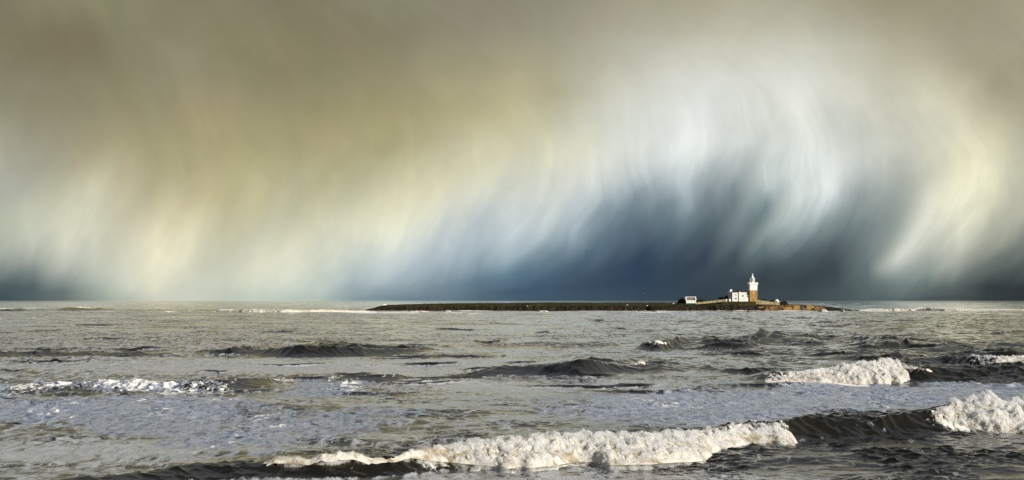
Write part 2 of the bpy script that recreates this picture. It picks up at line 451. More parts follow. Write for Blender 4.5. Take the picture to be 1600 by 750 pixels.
SKY = {  # x: [(y, r, g, b), ...]  rain-curtain colours by bearing and elevation
0: [(0,128,120,95),(60,132,123,95),(120,138,131,104),(180,155,149,122),(240,180,175,150),(300,180,182,165),(340,185,188,170),(380,180,185,165),(410,150,158,148),(440,95,108,108),(465,65,85,90)],
50: [(0,135,128,98),(60,128,119,90),(120,137,129,102),(180,148,141,114),(240,165,160,138),(300,180,180,160),(340,200,202,178),(380,195,198,180),(410,150,158,150),(440,95,110,110),(465,80,98,100)],
100: [(0,140,133,102),(60,128,118,88),(120,138,128,100),(180,150,141,112),(240,165,158,132),(290,185,182,155),(340,208,206,180),(380,208,208,185),(420,175,180,168),(450,120,132,128),(465,105,118,115)],
150: [(0,140,135,102),(60,130,121,90),(120,138,129,100),(180,150,141,110),(240,170,160,128),(280,198,192,160),(340,208,206,180),(400,205,207,185),(440,175,182,168),(465,150,160,148)],
200: [(0,138,133,102),(60,138,133,102),(120,140,133,100),(180,155,145,108),(240,175,163,125),(300,195,185,150),(340,200,193,162),(400,212,210,185),(440,205,208,188),(465,180,187,170)],
250: [(0,136,130,100),(60,140,133,102),(120,146,138,108),(180,152,144,108),(240,165,156,115),(300,185,176,138),(340,215,205,168),(380,228,220,185),(410,232,226,192),(450,225,222,195),(465,210,210,190)],
300: [(0,135,127,98),(60,143,135,105),(120,152,142,110),(180,165,152,112),(240,172,162,120),(280,185,174,132),(330,210,198,155),(360,228,220,182),(400,232,227,195),(440,215,215,190),(465,205,208,190)],
350: [(0,138,131,100),(60,140,131,98),(120,148,138,105),(180,165,152,112),(240,175,163,118),(280,188,178,132),(320,195,185,140),(360,198,192,158),(400,200,199,172),(440,205,208,188),(465,195,200,182)],
400: [(0,132,126,98),(60,140,132,98),(120,145,136,102),(180,162,152,112),(240,175,166,120),(290,195,186,142),(330,200,192,152),(370,205,203,175),(410,222,220,192),(440,222,224,200),(465,200,208,192)],
450: [(0,132,122,95),(60,138,128,96),(120,143,132,98),(180,160,150,110),(240,175,165,120),(290,190,182,142),(340,200,196,162),(370,215,212,182),(400,228,225,198),(440,215,220,200),(465,190,200,188)],
500: [(0,136,126,98),(60,135,127,95),(120,142,134,100),(180,158,148,106),(240,178,168,124),(290,185,178,138),(340,208,204,170),(380,212,212,188),(410,205,210,190),(450,195,205,195),(465,180,192,182)],
550: [(0,140,130,105),(60,138,128,98),(120,148,138,104),(180,162,152,110),(240,175,166,124),(290,190,184,148),(340,218,215,182),(380,222,222,200),(410,200,208,198),(440,170,185,188),(465,140,158,165)],
600: [(0,140,135,108),(60,138,130,100),(120,150,140,105),(180,165,155,110),(240,175,168,125),(290,205,198,162),(330,222,218,185),(370,225,228,205),(400,205,214,208),(440,175,190,195),(465,130,150,165)],
650: [(0,140,135,108),(60,142,133,105),(120,158,148,115),(180,170,160,118),(240,188,180,138),(290,215,208,172),(330,225,222,192),(370,215,222,210),(410,185,198,205),(440,155,172,185),(465,115,135,155)],
700: [(0,140,132,108),(60,148,140,112),(120,165,155,118),(180,178,168,125),(230,195,186,148),(270,210,203,165),(310,222,218,190),(350,205,212,205),(400,175,190,200),(440,130,150,170),(465,105,128,150)],
750: [(0,142,133,110),(60,150,142,115),(120,168,158,122),(180,185,175,135),(220,205,198,160),(260,215,210,178),(300,220,220,198),(340,192,202,202),(390,165,182,195),(430,110,135,160),(465,85,108,135)],
800: [(0,142,135,110),(60,155,147,120),(110,175,165,128),(160,190,180,138),(210,205,197,158),(250,215,210,180),(300,212,214,200),(340,205,213,210),(380,185,200,208),(415,120,148,172),(450,75,102,135),(465,70,95,125)],
850: [(0,145,140,115),(60,158,152,125),(110,172,164,132),(160,185,178,142),(210,205,200,168),(250,220,218,190),(290,212,214,200),(330,205,212,208),(370,180,193,200),(400,120,145,165),(430,75,102,135),(465,62,88,120)],
900: [(0,152,146,120),(60,165,158,132),(110,178,172,146),(160,195,190,165),(200,210,208,185),(240,225,222,198),(280,220,222,208),(320,195,205,205),(360,150,168,180),(400,90,112,138),(440,62,85,115),(465,60,84,112)],
950: [(0,160,152,126),(60,172,166,142),(110,188,184,160),(160,208,206,188),(200,215,216,200),(240,222,223,210),(280,205,210,205),(310,165,178,185),(350,115,135,155),(400,75,98,128),(440,52,75,108),(465,58,80,108)],
1000: [(0,165,158,130),(60,178,172,148),(110,195,192,172),(160,212,212,198),(200,220,222,212),(240,220,223,215),(270,200,208,208),(300,152,168,178),(340,110,129,146),(390,65,85,115),(420,45,68,105),(465,52,74,100)],
1050: [(0,165,158,130),(60,182,177,152),(110,205,202,186),(160,218,219,208),(200,222,225,218),(240,215,220,215),(270,180,190,192),(300,138,154,164),(340,98,117,133),(390,62,82,105),(430,50,70,95),(465,52,72,95)],
1100: [(0,170,162,134),(60,188,183,158),(110,208,206,190),(160,222,224,215),(200,228,231,225),(235,222,226,220),(265,185,195,195),(300,138,152,160),(340,102,120,131),(390,62,80,100),(430,55,73,92),(465,50,68,85)],
1150: [(0,175,168,140),(60,190,184,158),(110,205,203,185),(160,215,216,205),(200,218,221,212),(240,210,215,210),(280,150,163,165),(310,118,134,140),(350,118,135,139),(390,75,92,102),(430,58,75,88),(465,55,70,82)],
1200: [(0,172,165,138),(60,190,185,160),(110,208,206,188),(150,218,218,205),(200,208,212,202),(250,200,206,200),(290,170,182,180),(320,120,138,140),(360,140,155,155),(380,110,128,132),(420,62,78,88),(465,58,73,82)],
1250: [(0,172,165,138),(60,192,187,162),(100,205,203,186),(150,222,221,208),(200,222,225,215),(250,215,220,213),(290,205,212,208),(320,190,200,195),(360,150,165,165),(390,95,112,118),(430,60,76,86),(465,60,75,84)],
1300: [(0,165,158,130),(60,185,180,155),(110,205,202,182),(150,212,210,195),(190,210,212,200),(230,218,222,214),(270,225,228,222),(300,200,207,204),(330,152,164,164),(370,104,118,124),(410,65,80,90),(465,68,84,90)],
1350: [(0,160,150,122),(60,180,174,148),(110,200,196,172),(150,208,205,186),(200,198,200,186),(240,200,204,194),(280,182,188,184),(310,152,163,160),(350,124,137,138),(400,108,122,124),(430,98,113,116),(465,85,100,103)],
1400: [(0,155,145,115),(60,172,164,134),(100,188,182,154),(150,202,198,176),(200,205,204,186),(250,198,200,186),(300,165,173,166),(340,150,160,155),(370,175,182,172),(400,205,208,196),(430,140,152,146),(465,92,106,105)],
1450: [(0,158,148,120),(60,168,159,130),(110,190,183,155),(150,205,200,174),(200,205,203,182),(250,208,206,186),(290,200,200,182),(320,222,221,202),(350,225,225,207),(390,175,180,168),(430,125,138,132),(465,80,93,93)],
1500: [(0,155,148,118),(60,162,154,125),(110,175,167,136),(140,195,188,155),(200,212,207,178),(250,222,217,185),(290,228,224,195),(330,225,222,196),(370,215,215,194),(410,185,187,172),(440,120,130,124),(465,75,86,85)],
1550: [(0,160,152,124),(60,162,154,126),(110,165,157,128),(160,178,170,138),(200,205,198,165),(250,222,217,185),(290,215,211,180),(330,195,194,170),(380,165,167,150),(410,130,137,128),(440,70,80,80),(465,52,62,66)],
1600: [(0,165,158,128),(60,163,155,127),(110,160,152,124),(160,170,163,134),(200,185,179,150),(250,198,195,170),(300,192,191,168),(350,180,180,160),(380,140,145,133),(410,95,104,100),(440,55,66,70),(465,45,55,60)],
}


def lin(c):
    c = c / 255.0
    return c / 12.92 if c <= 0.04045 else ((c + 0.055) / 1.055) ** 2.4


def build_world():
    w = bpy.data.worlds.new('World'); scene.world = w
    w.use_nodes = True
    nt = w.node_tree; nt.nodes.clear()
    out = N(nt, 'ShaderNodeOutputWorld')
    tc = N(nt, 'ShaderNodeTexCoord')
    sp = N(nt, 'ShaderNodeSeparateXYZ'); nt.links.new(tc.outputs['Generated'], sp.inputs[0])
    az = math_node(nt, 'ARCTAN2', sp.outputs[0], sp.outputs[1])            # 0 = out to sea
    el = math_node(nt, 'ARCSINE', math_node(nt, 'MAXIMUM', math_node(nt, 'MINIMUM', sp.outputs[2], 1.0), -1.0))
    elp = math_node(nt, 'MAXIMUM', el, 0.0)
    EM = 0.215                                                             # top of the ramps, rad
    # fall streaks of rain: bearing sheared by height, so that the curtains lean and curl back
    shear = math_node(nt, 'SUBTRACT', math_node(nt, 'MULTIPLY', elp, 1.15), math_node(nt, 'MULTIPLY', math_node(nt, 'MULTIPLY', elp, elp), 6.6))
    cw = N(nt, 'ShaderNodeCombineXYZ'); nt.links.new(az, cw.inputs[0]); nt.links.new(el, cw.inputs[1])
    wp = N(nt, 'ShaderNodeTexNoise', noise_dimensions='2D', in_Scale=9.0, in_Detail=2.0, in_Roughness=0.5)
    nt.links.new(cw.outputs[0], wp.inputs['Vector'])
    # the lean of the curtains varies with bearing
    lean = map_range(nt, az, -0.3, 0.05, 0.55, 1.0, True)
    s = math_node(nt, 'SUBTRACT', az, math_node(nt, 'MULTIPLY', shear, lean))
    s = math_node(nt, 'ADD', s, math_node(nt, 'MULTIPLY', math_node(nt, 'SUBTRACT', wp.outputs[0], 0.5), 0.05))
    def streak(ks, ke, off, detail, rough):
        cb = N(nt, 'ShaderNodeCombineXYZ')
        nt.links.new(math_node(nt, 'MULTIPLY_ADD', s, ks, off), cb.inputs[0])
        nt.links.new(math_node(nt, 'MULTIPLY', elp, ke), cb.inputs[1])
        n = N(nt, 'ShaderNodeTexNoise', noise_dimensions='2D', in_Scale=1.0, in_Detail=detail, in_Roughness=rough)
        nt.links.new(cb.outputs[0], n.inputs['Vector'])
        return math_node(nt, 'SUBTRACT', n.outputs[0], 0.5)
    st1 = streak(30.0, 6.0, 3.1, 6.0, 0.62)
    st2 = streak(13.0, 8.0, 31.7, 2.0, 0.5)
    st3 = streak(95.0, 13.0, 71.3, 5.0, 0.6)
    # billows, unsheared
    cb = N(nt, 'ShaderNodeCombineXYZ'); nt.links.new(az, cb.inputs[0]); nt.links.new(el, cb.inputs[1])
    bl = N(nt, 'ShaderNodeTexNoise', noise_dimensions='2D', in_Scale=20.0, in_Detail=7.0, in_Roughness=0.58)
    nt.links.new(cb.outputs[0], bl.inputs['Vector'])
    bl = math_node(nt, 'SUBTRACT', bl.outputs[0], 0.5)
    az_l = math_node(nt, 'ADD', az, math_node(nt, 'MULTIPLY', st2, 0.016))
    el_w = math_node(nt, 'MULTIPLY', math_node(nt, 'ADD', st1, math_node(nt, 'MULTIPLY', bl, 0.6)), map_range(nt, elp, 0.0, 0.06, 0.004, 0.016))
    el_l = math_node(nt, 'ADD', elp, el_w)
    # slope of the curtains for the hand-over between neighbouring bearings
    slope = math_node(nt, 'MULTIPLY', map_range(nt, elp, 0.0, 0.035, 0.0, 0.9, True), map_range(nt, elp, 0.085, 0.125, 1.0, 0.0, True))
    col = None; prev = None
    for x in sorted(SKY):
        a = math.atan((x - 800) / F)
        stops = SKY[x]
        rp = N(nt, 'ShaderNodeValToRGB'); cr = rp.color_ramp; pass
        cr.interpolation = 'CARDINAL'
        pts = []
        for (y, r, g, b) in stops:
            e = math.atan((HOR - y) / math.hypot(F, x - 800))
            lu = 0.3 * r + 0.59 * g + 0.11 * b
            r, g, b = (lu + (q_ - lu) * 0.86 for q_ in (r, g, b))
            r -= 2.4; g -= 0.4
            up_ = math.exp(-((x - 1180) / 270.0) ** 2) * math.exp(-((y - 75) / 75.0) ** 2)
            r += 10 * up_; g += 11 * up_; b += 15 * up_
            arc = math.exp(-((x - 1505) / 60.0) ** 2) * math.exp(-((y - 290) / 70.0) ** 2)
            r += 9 * arc; g += 8 * arc; b += 5 * arc
            if lu < 125: r += 4 * (125 - lu) / 60
            if b > g: b -= 0.36 * (b - g)
            pts.append((e / EM, (lin(r), lin(g), lin(b), 1)))
        pts.sort(key=lambda q: q[0])
        cr.elements[0].position, cr.elements[0].color = pts[0]
        cr.elements[1].position, cr.elements[1].color = pts[-1]
        for p_, c_ in pts[1:-1]:
            e_ = cr.elements.new(p_); e_.color = c_
        off = math_node(nt, 'MULTIPLY', slope, math_node(nt, 'MAXIMUM', math_node(nt, 'MINIMUM', math_node(nt, 'SUBTRACT', az_l, a), 0.022), -0.022))
        nt.links.new(math_node(nt, 'MULTIPLY', math_node(nt, 'SUBTRACT', el_l, off), 1 / EM), rp.inputs[0])
        if col is None: col = rp.outputs[0]
        else: col = mix_col(nt, map_range(nt, az_l, prev, a), col, rp.outputs[0])
        prev = a
    # brighter and dimmer streaks inside the rain
    env = math_node(nt, 'MULTIPLY', map_range(nt, elp, 0.0, 0.05, 0.25, 1.0), map_range(nt, elp, 0.10, 0.2, 1.0, 0.32))
    gain = math_node(nt, 'MULTIPLY_ADD', math_node(nt, 'MULTIPLY', math_node(nt, 'ADD', st1, math_node(nt, 'MULTIPLY_ADD', bl, 0.35, math_node(nt, 'MULTIPLY', st3, 0.10))), env), 0.38, 1.0)
    # bright filaments of lit rain, and a mottled cloud base
    wisp = map_range(nt, math_node(nt, 'ADD', st1, math_node(nt, 'MULTIPLY', st3, 0.35)), 0.02, 0.20, 0.0, 1.0, True)
    wisp = math_node(nt, 'MULTIPLY', wisp, math_node(nt, 'MULTIPLY', map_range(nt, az, -0.1, 0.12, 0.3, 1.0, True), map_range(nt, elp, 0.09, 0.16, 1.0, 0.15, True)))
    gain = math_node(nt, 'ADD', gain, math_node(nt, 'MULTIPLY', math_node(nt, 'MULTIPLY', wisp, env), 0.075))
    mo = N(nt, 'ShaderNodeTexNoise', noise_dimensions='2D', in_Scale=48.0, in_Detail=6.0, in_Roughness=0.6, in_Distortion=0.4)
    nt.links.new(cb.outputs[0], mo.inputs['Vector'])
    gain = math_node(nt, 'ADD', gain, math_node(nt, 'MULTIPLY', math_node(nt, 'SUBTRACT', mo.outputs[0], 0.5), 0.12))
    vm = N(nt, 'ShaderNodeVectorMath', operation='SCALE')
    nt.links.new(col, vm.inputs[0]); nt.links.new(gain, vm.inputs['Scale'])
    # the cloud base overhead
    high = map_range(nt, el, 0.205, 0.36, 0.0, 1.0, True)
    ccol = mix_col(nt, high, vm.outputs[0], (0.21, 0.225, 0.25))
    bg1 = N(nt, 'ShaderNodeBackground', in_Strength=1.0); nt.links.new(ccol, bg1.inputs[0])
    sky = N(nt, 'ShaderNodeTexSky', sky_type='NISHITA')
    sky.sun_disc = False; sky.sun_elevation = SUN_EL; sky.sun_rotation = SUN_AZ
    bg2 = N(nt, 'ShaderNodeBackground', in_Strength=0.055); nt.links.new(sky.outputs[0], bg2.inputs[0])
    # clear sky behind the viewer and high overhead
    aa = math_node(nt, 'ABSOLUTE', az)
    clear = math_node(nt, 'MAXIMUM', map_range(nt, aa, 1.2, 1.9, 0.0, 1.0, True), map_range(nt, el, 0.55, 0.95, 0.0, 1.0, True))
    mx = N(nt, 'ShaderNodeMixShader')
    nt.links.new(clear, mx.inputs[0]); nt.links.new(bg1.outputs[0], mx.inputs[1]); nt.links.new(bg2.outputs[0], mx.inputs[2])
    nt.links.new(mx.outputs[0], out.inputs[0])
    w.cycles.sampling_method = 'MANUAL'; w.cycles.sample_map_resolution = 512


build_world()
sun = bpy.data.lights.new('sun', 'SUN'); sun.energy = 5.0; sun.angle = R(0.5); sun.color = (1.0, 0.95, 0.85)
so = bpy.data.objects.new('sun', sun); COL.objects.link(so)
from mathutils import Vector
sd = Vector((math.sin(SUN_AZ) * math.cos(SUN_EL), math.cos(SUN_AZ) * math.cos(SUN_EL), math.sin(SUN_EL)))
so.rotation_euler = sd.to_track_quat('Z', 'Y').to_euler()

# ------------------------------------------------------------------ sea surface
def ocean_tile(n, L, lo, hi, rms, wind, spread, seed, slope=3.6):
    """random sea by inverse FFT, wavelengths lo..hi; returns height and horizontal displacement"""
    r = np.random.default_rng(seed)
    k1 = 2 * np.pi * np.fft.fftfreq(n, L / n)
    kx, ky = np.meshgrid(k1, k1, indexing='xy')
    k = np.hypot(kx, ky); k[0, 0] = 1
    lam = 2 * np.pi / k
    band = sstep(lo * 0.7, lo * 1.3, lam) * (1 - sstep(hi * 0.8, hi * 1.25, lam))
    cosw = (kx * math.sin(wind) + ky * math.cos(wind)) / k
    P = band * k ** -slope * (np.abs(cosw) ** spread + 0.06)
    A = np.sqrt(P) * (r.normal(size=(n, n)) + 1j * r.normal(size=(n, n)))
    A[0, 0] = 0
    h = np.fft.ifft2(A).real; sc = rms / h.std(); h *= sc
    dx = np.fft.ifft2(-1j * kx / k * A).real * sc
    dy = np.fft.ifft2(-1j * ky / k * A).real * sc
    return h, dx, dy


def sample(t, L, x, y):
    n = t.shape[0]
    u = (x / L * n) % n; v = (y / L * n) % n
    i0 = np.floor(u).astype(np.int32); j0 = np.floor(v).astype(np.int32)
    fu = u - i0; fv = v - j0
    i0 %= n; j0 %= n; i1 = (i0 + 1) % n; j1 = (j0 + 1) % n
    return (t[j0, i0] * (1 - fu) + t[j0, i1] * fu) * (1 - fv) + (t[j1, i0] * (1 - fu) + t[j1, i1] * fu) * fv


TILES = [  # n, L, lo, hi, rms, wind, spread, seed, spectrum slope, fade distance
    (256, 611.0, 14.0, 90.0, 0.20, 0.25, 3.0, 1, 3.6, 9000),
    (512, 173.0, 2.2, 14.0, 0.075, -0.15, 1.6, 2, 3.0, 14000),
    (512, 61.0, 0.6, 2.8, 0.030, 0.3, 0.9, 3, 2.6, 2600),
    (512, 17.0, 0.22, 0.7, 0.0060, 0.0, 0.6, 4, 2.6, 330)]
TILES = [(ocean_tile(*t[:9]), t[1], t[9]) for t in TILES]

# individual waves: (photo column, crest row, toe row, height factor)
WAVES = [
    # the wave nearest the viewer: dark at the left, breaking in the middle, unbroken, breaking again at the right
    dict(c=[(-60, 765, 792, .3), (150, 738, 765, .5), (300, 718, 748, .8), (420, 710, 742, .9), (520, 707, 741, 1), (620, 704, 738, 1), (700, 698, 727, 1), (800, 692, 727, 1), (900, 684, 720, 1), (1000, 682, 718, 1),
            (1080, 678, 712, 1), (1160, 670, 700, 1), (1225, 663, 696, 1), (1270, 654, 692, 1), (1330, 657, 690, 1), (1380, 657, 688, 1), (1440, 648, 684, 1), (1500, 636, 682, 1), (1560, 634, 681, 1), (1640, 632, 682, 1), (1760, 630, 684, 1)], back=5.0),
    dict(c=[(1080, 600, 602, 0), (1150, 592, 604, .4), (1200, 582, 600, .9), (1280, 578, 599, 1), (1360, 573, 598, 1), (1400, 568, 597, 1), (1440, 570, 598, 1), (1500, 573, 598, .9), (1560, 573, 596, .9), (1640, 572, 595, .9), (1740, 570, 590, .5)], back=6.0),
    dict(c=[(1380, 570, 573, 0), (1430, 560, 570, .7), (1480, 553, 568, 1), (1510, 556, 571, 1), (1560, 559, 573, 1), (1640, 558, 573, 1), (1760, 556, 570, .6)], back=6.0),
    dict(c=[(650, 588, 590, 0), (720, 580, 588, .3), (790, 571, 586, .8), (850, 568, 588, 1), (900, 563, 590, 1), (930, 562, 588, 1), (970, 568, 585, .9), (1000, 562, 584, .9), (1030, 560, 588, .8), (1090, 568, 590, .5), (1160, 576, 590, 0)], back=5.0),
    dict(c=[(970, 545, 547, 0), (1000, 534, 546, .9), (1030, 529, 546, 1), (1080, 529, 540, .9), (1110, 527, 542, .8), (1160, 525, 539, .8), (1200, 521, 540, .85), (1260, 522, 540, .85), (1310, 525, 538, .7), (1400, 527, 538, .4), (1520, 530, 536, 0)], back=6.0),
    dict(c=[(330, 552, 553, 0), (400, 546, 556, .7), (440, 541, 558, 1), (470, 535, 559, 1), (520, 538, 557, 1), (580, 542, 555, .9), (640, 543, 553, .8), (700, 545, 550, 0)], back=6.0),
    dict(c=[(1120, 552, 553, 0), (1250, 548, 555, .5), (1420, 547, 556, .6), (1500, 542, 553, .8), (1640, 541, 553, .8)], back=7.0),
    dict(c=[(-80, 602, 622, .5), (60, 601, 622, .6), (150, 598, 622, .6), (210, 594, 622, .6), (300, 594, 618, .6), (380, 592, 612, .5), (450, 590, 600, .3), (490, 588, 598, .3), (540, 585, 600, .8), (600, 586, 600, .8), (660, 590, 598, 0)], back=6.0),
    dict(c=[(-80, 553, 560, .4), (80, 548, 557, .6), (200, 549, 557, .6), (300, 552, 556, 0)], back=8.0),
    dict(c=[(-60, 483, 486.5, .9), (20, 482, 486.5, 1), (60, 484, 486.5, .5), (110, 480.5, 486, .9), (150, 481, 485.5, .9), (190, 483.5, 486, .6), (260, 484, 487, .7), (340, 483.5, 487, .8), (440, 484, 488, .9), (570, 484.5, 487, .5), (600, 485, 486.5, 0)], back=10.0),
    dict(c=[(1330, 484, 486, 0), (1390, 482.5, 486, .8), (1450, 481.5, 486, 1), (1520, 483, 486, .8), (1640, 483.5, 486, .8)], back=10.0),
]
K_FACE = 2.5
rw = np.random.default_rng(19)
for wi in (3, 4, 5, 6):
    c = np.array(WAVES[wi]['c'], float)
    x0, x1 = c[0, 0] - 30, c[-1, 0] + 60
    for q in range(7):
        xm = rw.uniform(x0 + 20, x1 - 20); hl = rw.uniform(0.10, 0.26) * (x1 - x0)
        xs_ = np.linspace(xm - hl, xm + hl, 6)
        dy = rw.uniform(-5, 12)
        yc_ = np.interp(xs_, c[:, 0], c[:, 1]) + dy + rw.normal(0, 1.0, 6)
        th_ = np.interp(xs_, c[:, 0], c[:, 2] - c[:, 1]) * rw.uniform(0.25, 0.45) + 3
        WAVES.append(dict(c=[(a, b, b + t, h) for a, b, t, h in zip(xs_, yc_, th_, (0, .6, 1, 1, .6, 0))], back=5.0, k=3.0))
    WAVES[wi]['k'] = 3.0
# loose chop ridges all over the middle water
for q in range(70):
    y = rw.uniform(0, 1) ** 1.3 * 115 + 494
    xm = rw.uniform(-60, 1660); hl = rw.uniform(25, 90) * (0.5 + (y - 480) / 110)
    xs_ = np.linspace(xm - hl, xm + hl, 6)
    yc_ = y + rw.normal(0, 0.8, 6) - (xs_ - xm) * rw.uniform(-0.01, 0.035)
    t = rw.uniform(2.0, 4.5) * (0.5 + (y - 480) / 110)
    WAVES.append(dict(c=[(a, b, b + t, h) for a, b, h in zip(xs_, yc_, (0, .6, 1, 1, .6, 0))], back=5.0, k=3.0))
for wv in WAVES:
    c = np.array(wv['c'], float)
    px, yc, yt, hf = c.T
    fc = F / (yc - HOR)
    dt = CH * F / (yt - HOR)
    H = np.clip((CH * fc - dt) / (wv.get('k', K_FACE) + fc), 0.02, 3.0) * np.where(hf > 0, 1, 0.05)
    H = H * np.clip(hf, 0.05, 1)
    dc = (CH - H) * fc
    xs = np.arange(px[0], px[-1] + 1, 2.0)
    ker = np.hanning(15); ker /= ker.sum()
    def ip(v):
        q = np.interp(xs, px, v); p = np.pad(q, 7, mode='edge')
        return np.convolve(p, ker, 'valid')
    wv.update(xs=xs, H=ip(H), dc=ip(dc), wf=np.maximum(ip(dc - dt), 0.3))
    if wv['c'][0][3] == 0: wv['H'][0] = 0
    if wv['c'][-1][3] == 0: wv['H'][-1] = 0


def wave_shape(wv, px, x, d):
    """crest height and crest-line shift of one wave, with its irregularities"""
    xs = wv['xs']
    e = min(40.0, 0.3 * (xs[-1] - xs[0]))
    inside = sstep(xs[0] - 1, xs[0] + e, px) * (1 - sstep(xs[-1] - e, xs[-1] + 1, px))
    H = np.interp(px, xs, wv['H']) * inside
    wob = (fbm(x * 0.28, d * 0.03, None, 4, 51) - 0.5) * 1.6 * np.clip(H, 0, 1) * (1 + 0.5 * sstep(120, 220, d))
    return H * (1 + 0.32 * (fbm(x * 0.16 + 9, d * 0.01, None, 3, 52) - 0.5) * (0.4 + sstep(110, 180, d))), wob


def face(q):
    return 0.75 * q ** 1.9 + 0.25 * q * q * (3 - 2 * q)


def wave_z(px, d):
    """px, d: regular grids (columns, rows)"""
    z = np.zeros_like(d)
    for wv in WAVES:
        xs = wv['xs']
        c = np.nonzero((px[0] > xs[0] - 2) & (px[0] < xs[-1] + 2))[0]
        r = np.nonzero((d[:, 0] > wv['dc'].min() - 3 * wv['wf'].max() - 6) & (d[:, 0] < wv['dc'].max() + 120))[0]
        if len(c) == 0 or len(r) == 0: continue
        sl = np.s_[r[0]:r[-1] + 1, c[0]:c[-1] + 1]
        p_, d_ = px[sl], d[sl]
        H, wob = wave_shape(wv, p_, (p_ - 800) / F * d_, d_)
        s = d_ - np.interp(p_, xs, wv['dc']) + wob
        wf = np.interp(p_, xs, wv['wf'])
        bs = np.maximum(s, 0) / (wv['back'] * np.maximum(H, 0.2))
        bk = (1.0 / (1.0 + bs ** 2)) * (1 - sstep(60, 110, s))
        z[sl] += H * np.where(s < 0, face(np.clip(1 + s / wf, 0, 1)), bk)
    return z


def ripple(x, y, amps):
    z = 0; ox = 0; oy = 0
    for (t, L, fd), am in zip(TILES, amps):
        w = (1 - sstep(fd * 0.5, fd, y)) * am
        z = z + sample(t[0], L, x, y) * w
        ox = ox + sample(t[1], L, x, y) * w
        oy = oy + sample(t[2], L, x, y) * w
    return z, ox, oy


def rows():
    d = [18.0]
    while d[-1] < 32000:
        q = d[-1]
        r = 0.02 if q < 64 else 0.0011 if q < 130 else 0.0017 if q < 260 else 0.0021 if q < 1250 else 0.0045 if q < 6000 else 0.014
        d.append(q * (1 + r))
    return np.array(d)


def blob(px, py, cx, cy, rx, ry):
    return np.exp(-((px - cx) / rx) ** 2 - ((py - cy) / ry) ** 2)


dd = rows()
core = np.linspace(-0.395, 0.395, 1180)
wing = 0.395 + np.cumsum(np.linspace(0.004, 0.12, 24))
tt = np.concatenate([-wing[::-1], core, wing])
Tg, Dg = np.meshgrid(tt, dd)
X = Tg * Dg; Y = Dg.copy()
PX = 800 + F * Tg
PYf = HOR + CH * F / Dg
nearw = (1 - sstep(1500, 3000, Y))
Z = wave_z(PX, Dg)
# the broken wave at the left and the wash are rougher, the sheets between swells calmer
rough_l = np.clip(blob(PX, PYf, 180, 608, 270, 15) + .7 * blob(PX, PYf, 560, 592, 90, 7) + .6 * blob(PX, PYf, 450, 594, 130, 5), 0, 1)
calm = np.clip(blob(PX, PYf, 480, 574, 420, 9) + blob(PX, PYf, 850, 600, 260, 9) + blob(PX, PYf, 120, 700, 260, 14) + .6 * blob(PX, PYf, 1000, 740, 600, 12), 0, 1)
patch = fbm(X * 0.012, Y * 0.006, None, 3, 77)
base = (0.66 + 0.46 * sstep(750, 1300, PX) + 1.2 * (patch - 0.5)) * (1 + 0.7 * rough_l) * (1 - 0.7 * calm)
swell = np.clip(Z, 0, 1.3)
# wind flecks come in groups
grp = sstep(0.46, 0.70, fbm(X * 0.30, Y * 0.14, None, 4, 78))
A1 = np.clip(base + 0.3 * swell, 0.15, 3)
A2 = np.clip(base * (0.55 + 1.45 * grp) + 0.8 * swell, 0.1, 4)
A3 = np.clip(base * (0.45 + 1.4 * grp) + 0.9 * swell, 0.1, 4)
rz, ox, oy = ripple(X, Y, [1.0, A1, A2, A3])
Zr = Z + rz
Xr = X - 1.25 * ox; Yr = Y - 1.25 * oy
sea_v = np.stack([Xr, Yr, Zr], -1).reshape(-1, 3)

# foam cover
top = np.interp(PX, [-200, 0, 200, 420, 600, 720, 850, 950, 1060, 1150, 1200, 1400, 1600, 1800], [600, 602, 602, 596, 592, 600, 612, 612, 604, 598, 594, 594, 596, 598])
bot = np.interp(PX, [-200, 0, 120, 220, 300, 420, 520, 620, 900, 1230, 1300, 1440, 1600, 1800], [650, 664, 680, 700, 712, 712, 709, 706, 690, 672, 664, 656, 646, 640])
ed = 1.7 * (fbm(X * 0.16, Y * 0.04, None, 6, 5, .6) - 0.5)
wash = sstep(-10, 14, PYf - top + ed * 30) * (1 - sstep(-34, 16, PYf - bot + ed * 44))
wash *= 1.0 - 0.45 * sstep(0.5, 0.7, fbm(X * 0.06, Y * 0.02, None, 3, 11))
wash = np.maximum(wash, 0.85 * rough_l)
wash = np.maximum(wash, 0.35 * blob(PX, PYf, 1050, 590, 130, 10))
wash = np.maximum(wash, 0.42 * sstep(715, 760, PYf + ed * 40) * (0.5 + 0.5 * sstep(700, 1300, PX)))
wash = np.maximum(wash, 0.25 * sstep(700, 735, PYf + ed * 40) * sstep(1150, 1300, PX))
wash *= 1 - 0.9 * sstep(0.10, 0.35, Z) * (PYf < 604)
lace = sstep(0.50, 0.66, fbm(X * 0.9 + 0.35 * Y, Y * 0.22, None, 4, 61))
wash = np.maximum(wash, 0.36 * lace * sstep(0.10, 0.5, Z) * (1 - 0.8 * sstep(130, 170, Y)))
foam = 0.62 * rough_l * sstep(0.35, 0.6, fbm(X * 0.5, Y * 0.12, None, 4, 21))
foam += 0.42 * wash * sstep(0.45, 0.75, fbm(X * 0.35, Y * 0.12, None, 4, 22))
foam += 1.3 * blob(PX, PYf, 1300, 592, 110, 7)
foam += 0.35 * np.clip(Zr - 0.9, 0, 1) * sstep(0.5, 0.7, fbm(X * .3, Y * .1, None, 3, 8))
# whitecaps far out
caps = sstep(0.70, 0.80, fbm(X * 0.03, Y * 0.006, None, 4, 33)) * sstep(500, 700, Y)
foam += 0.6 * caps
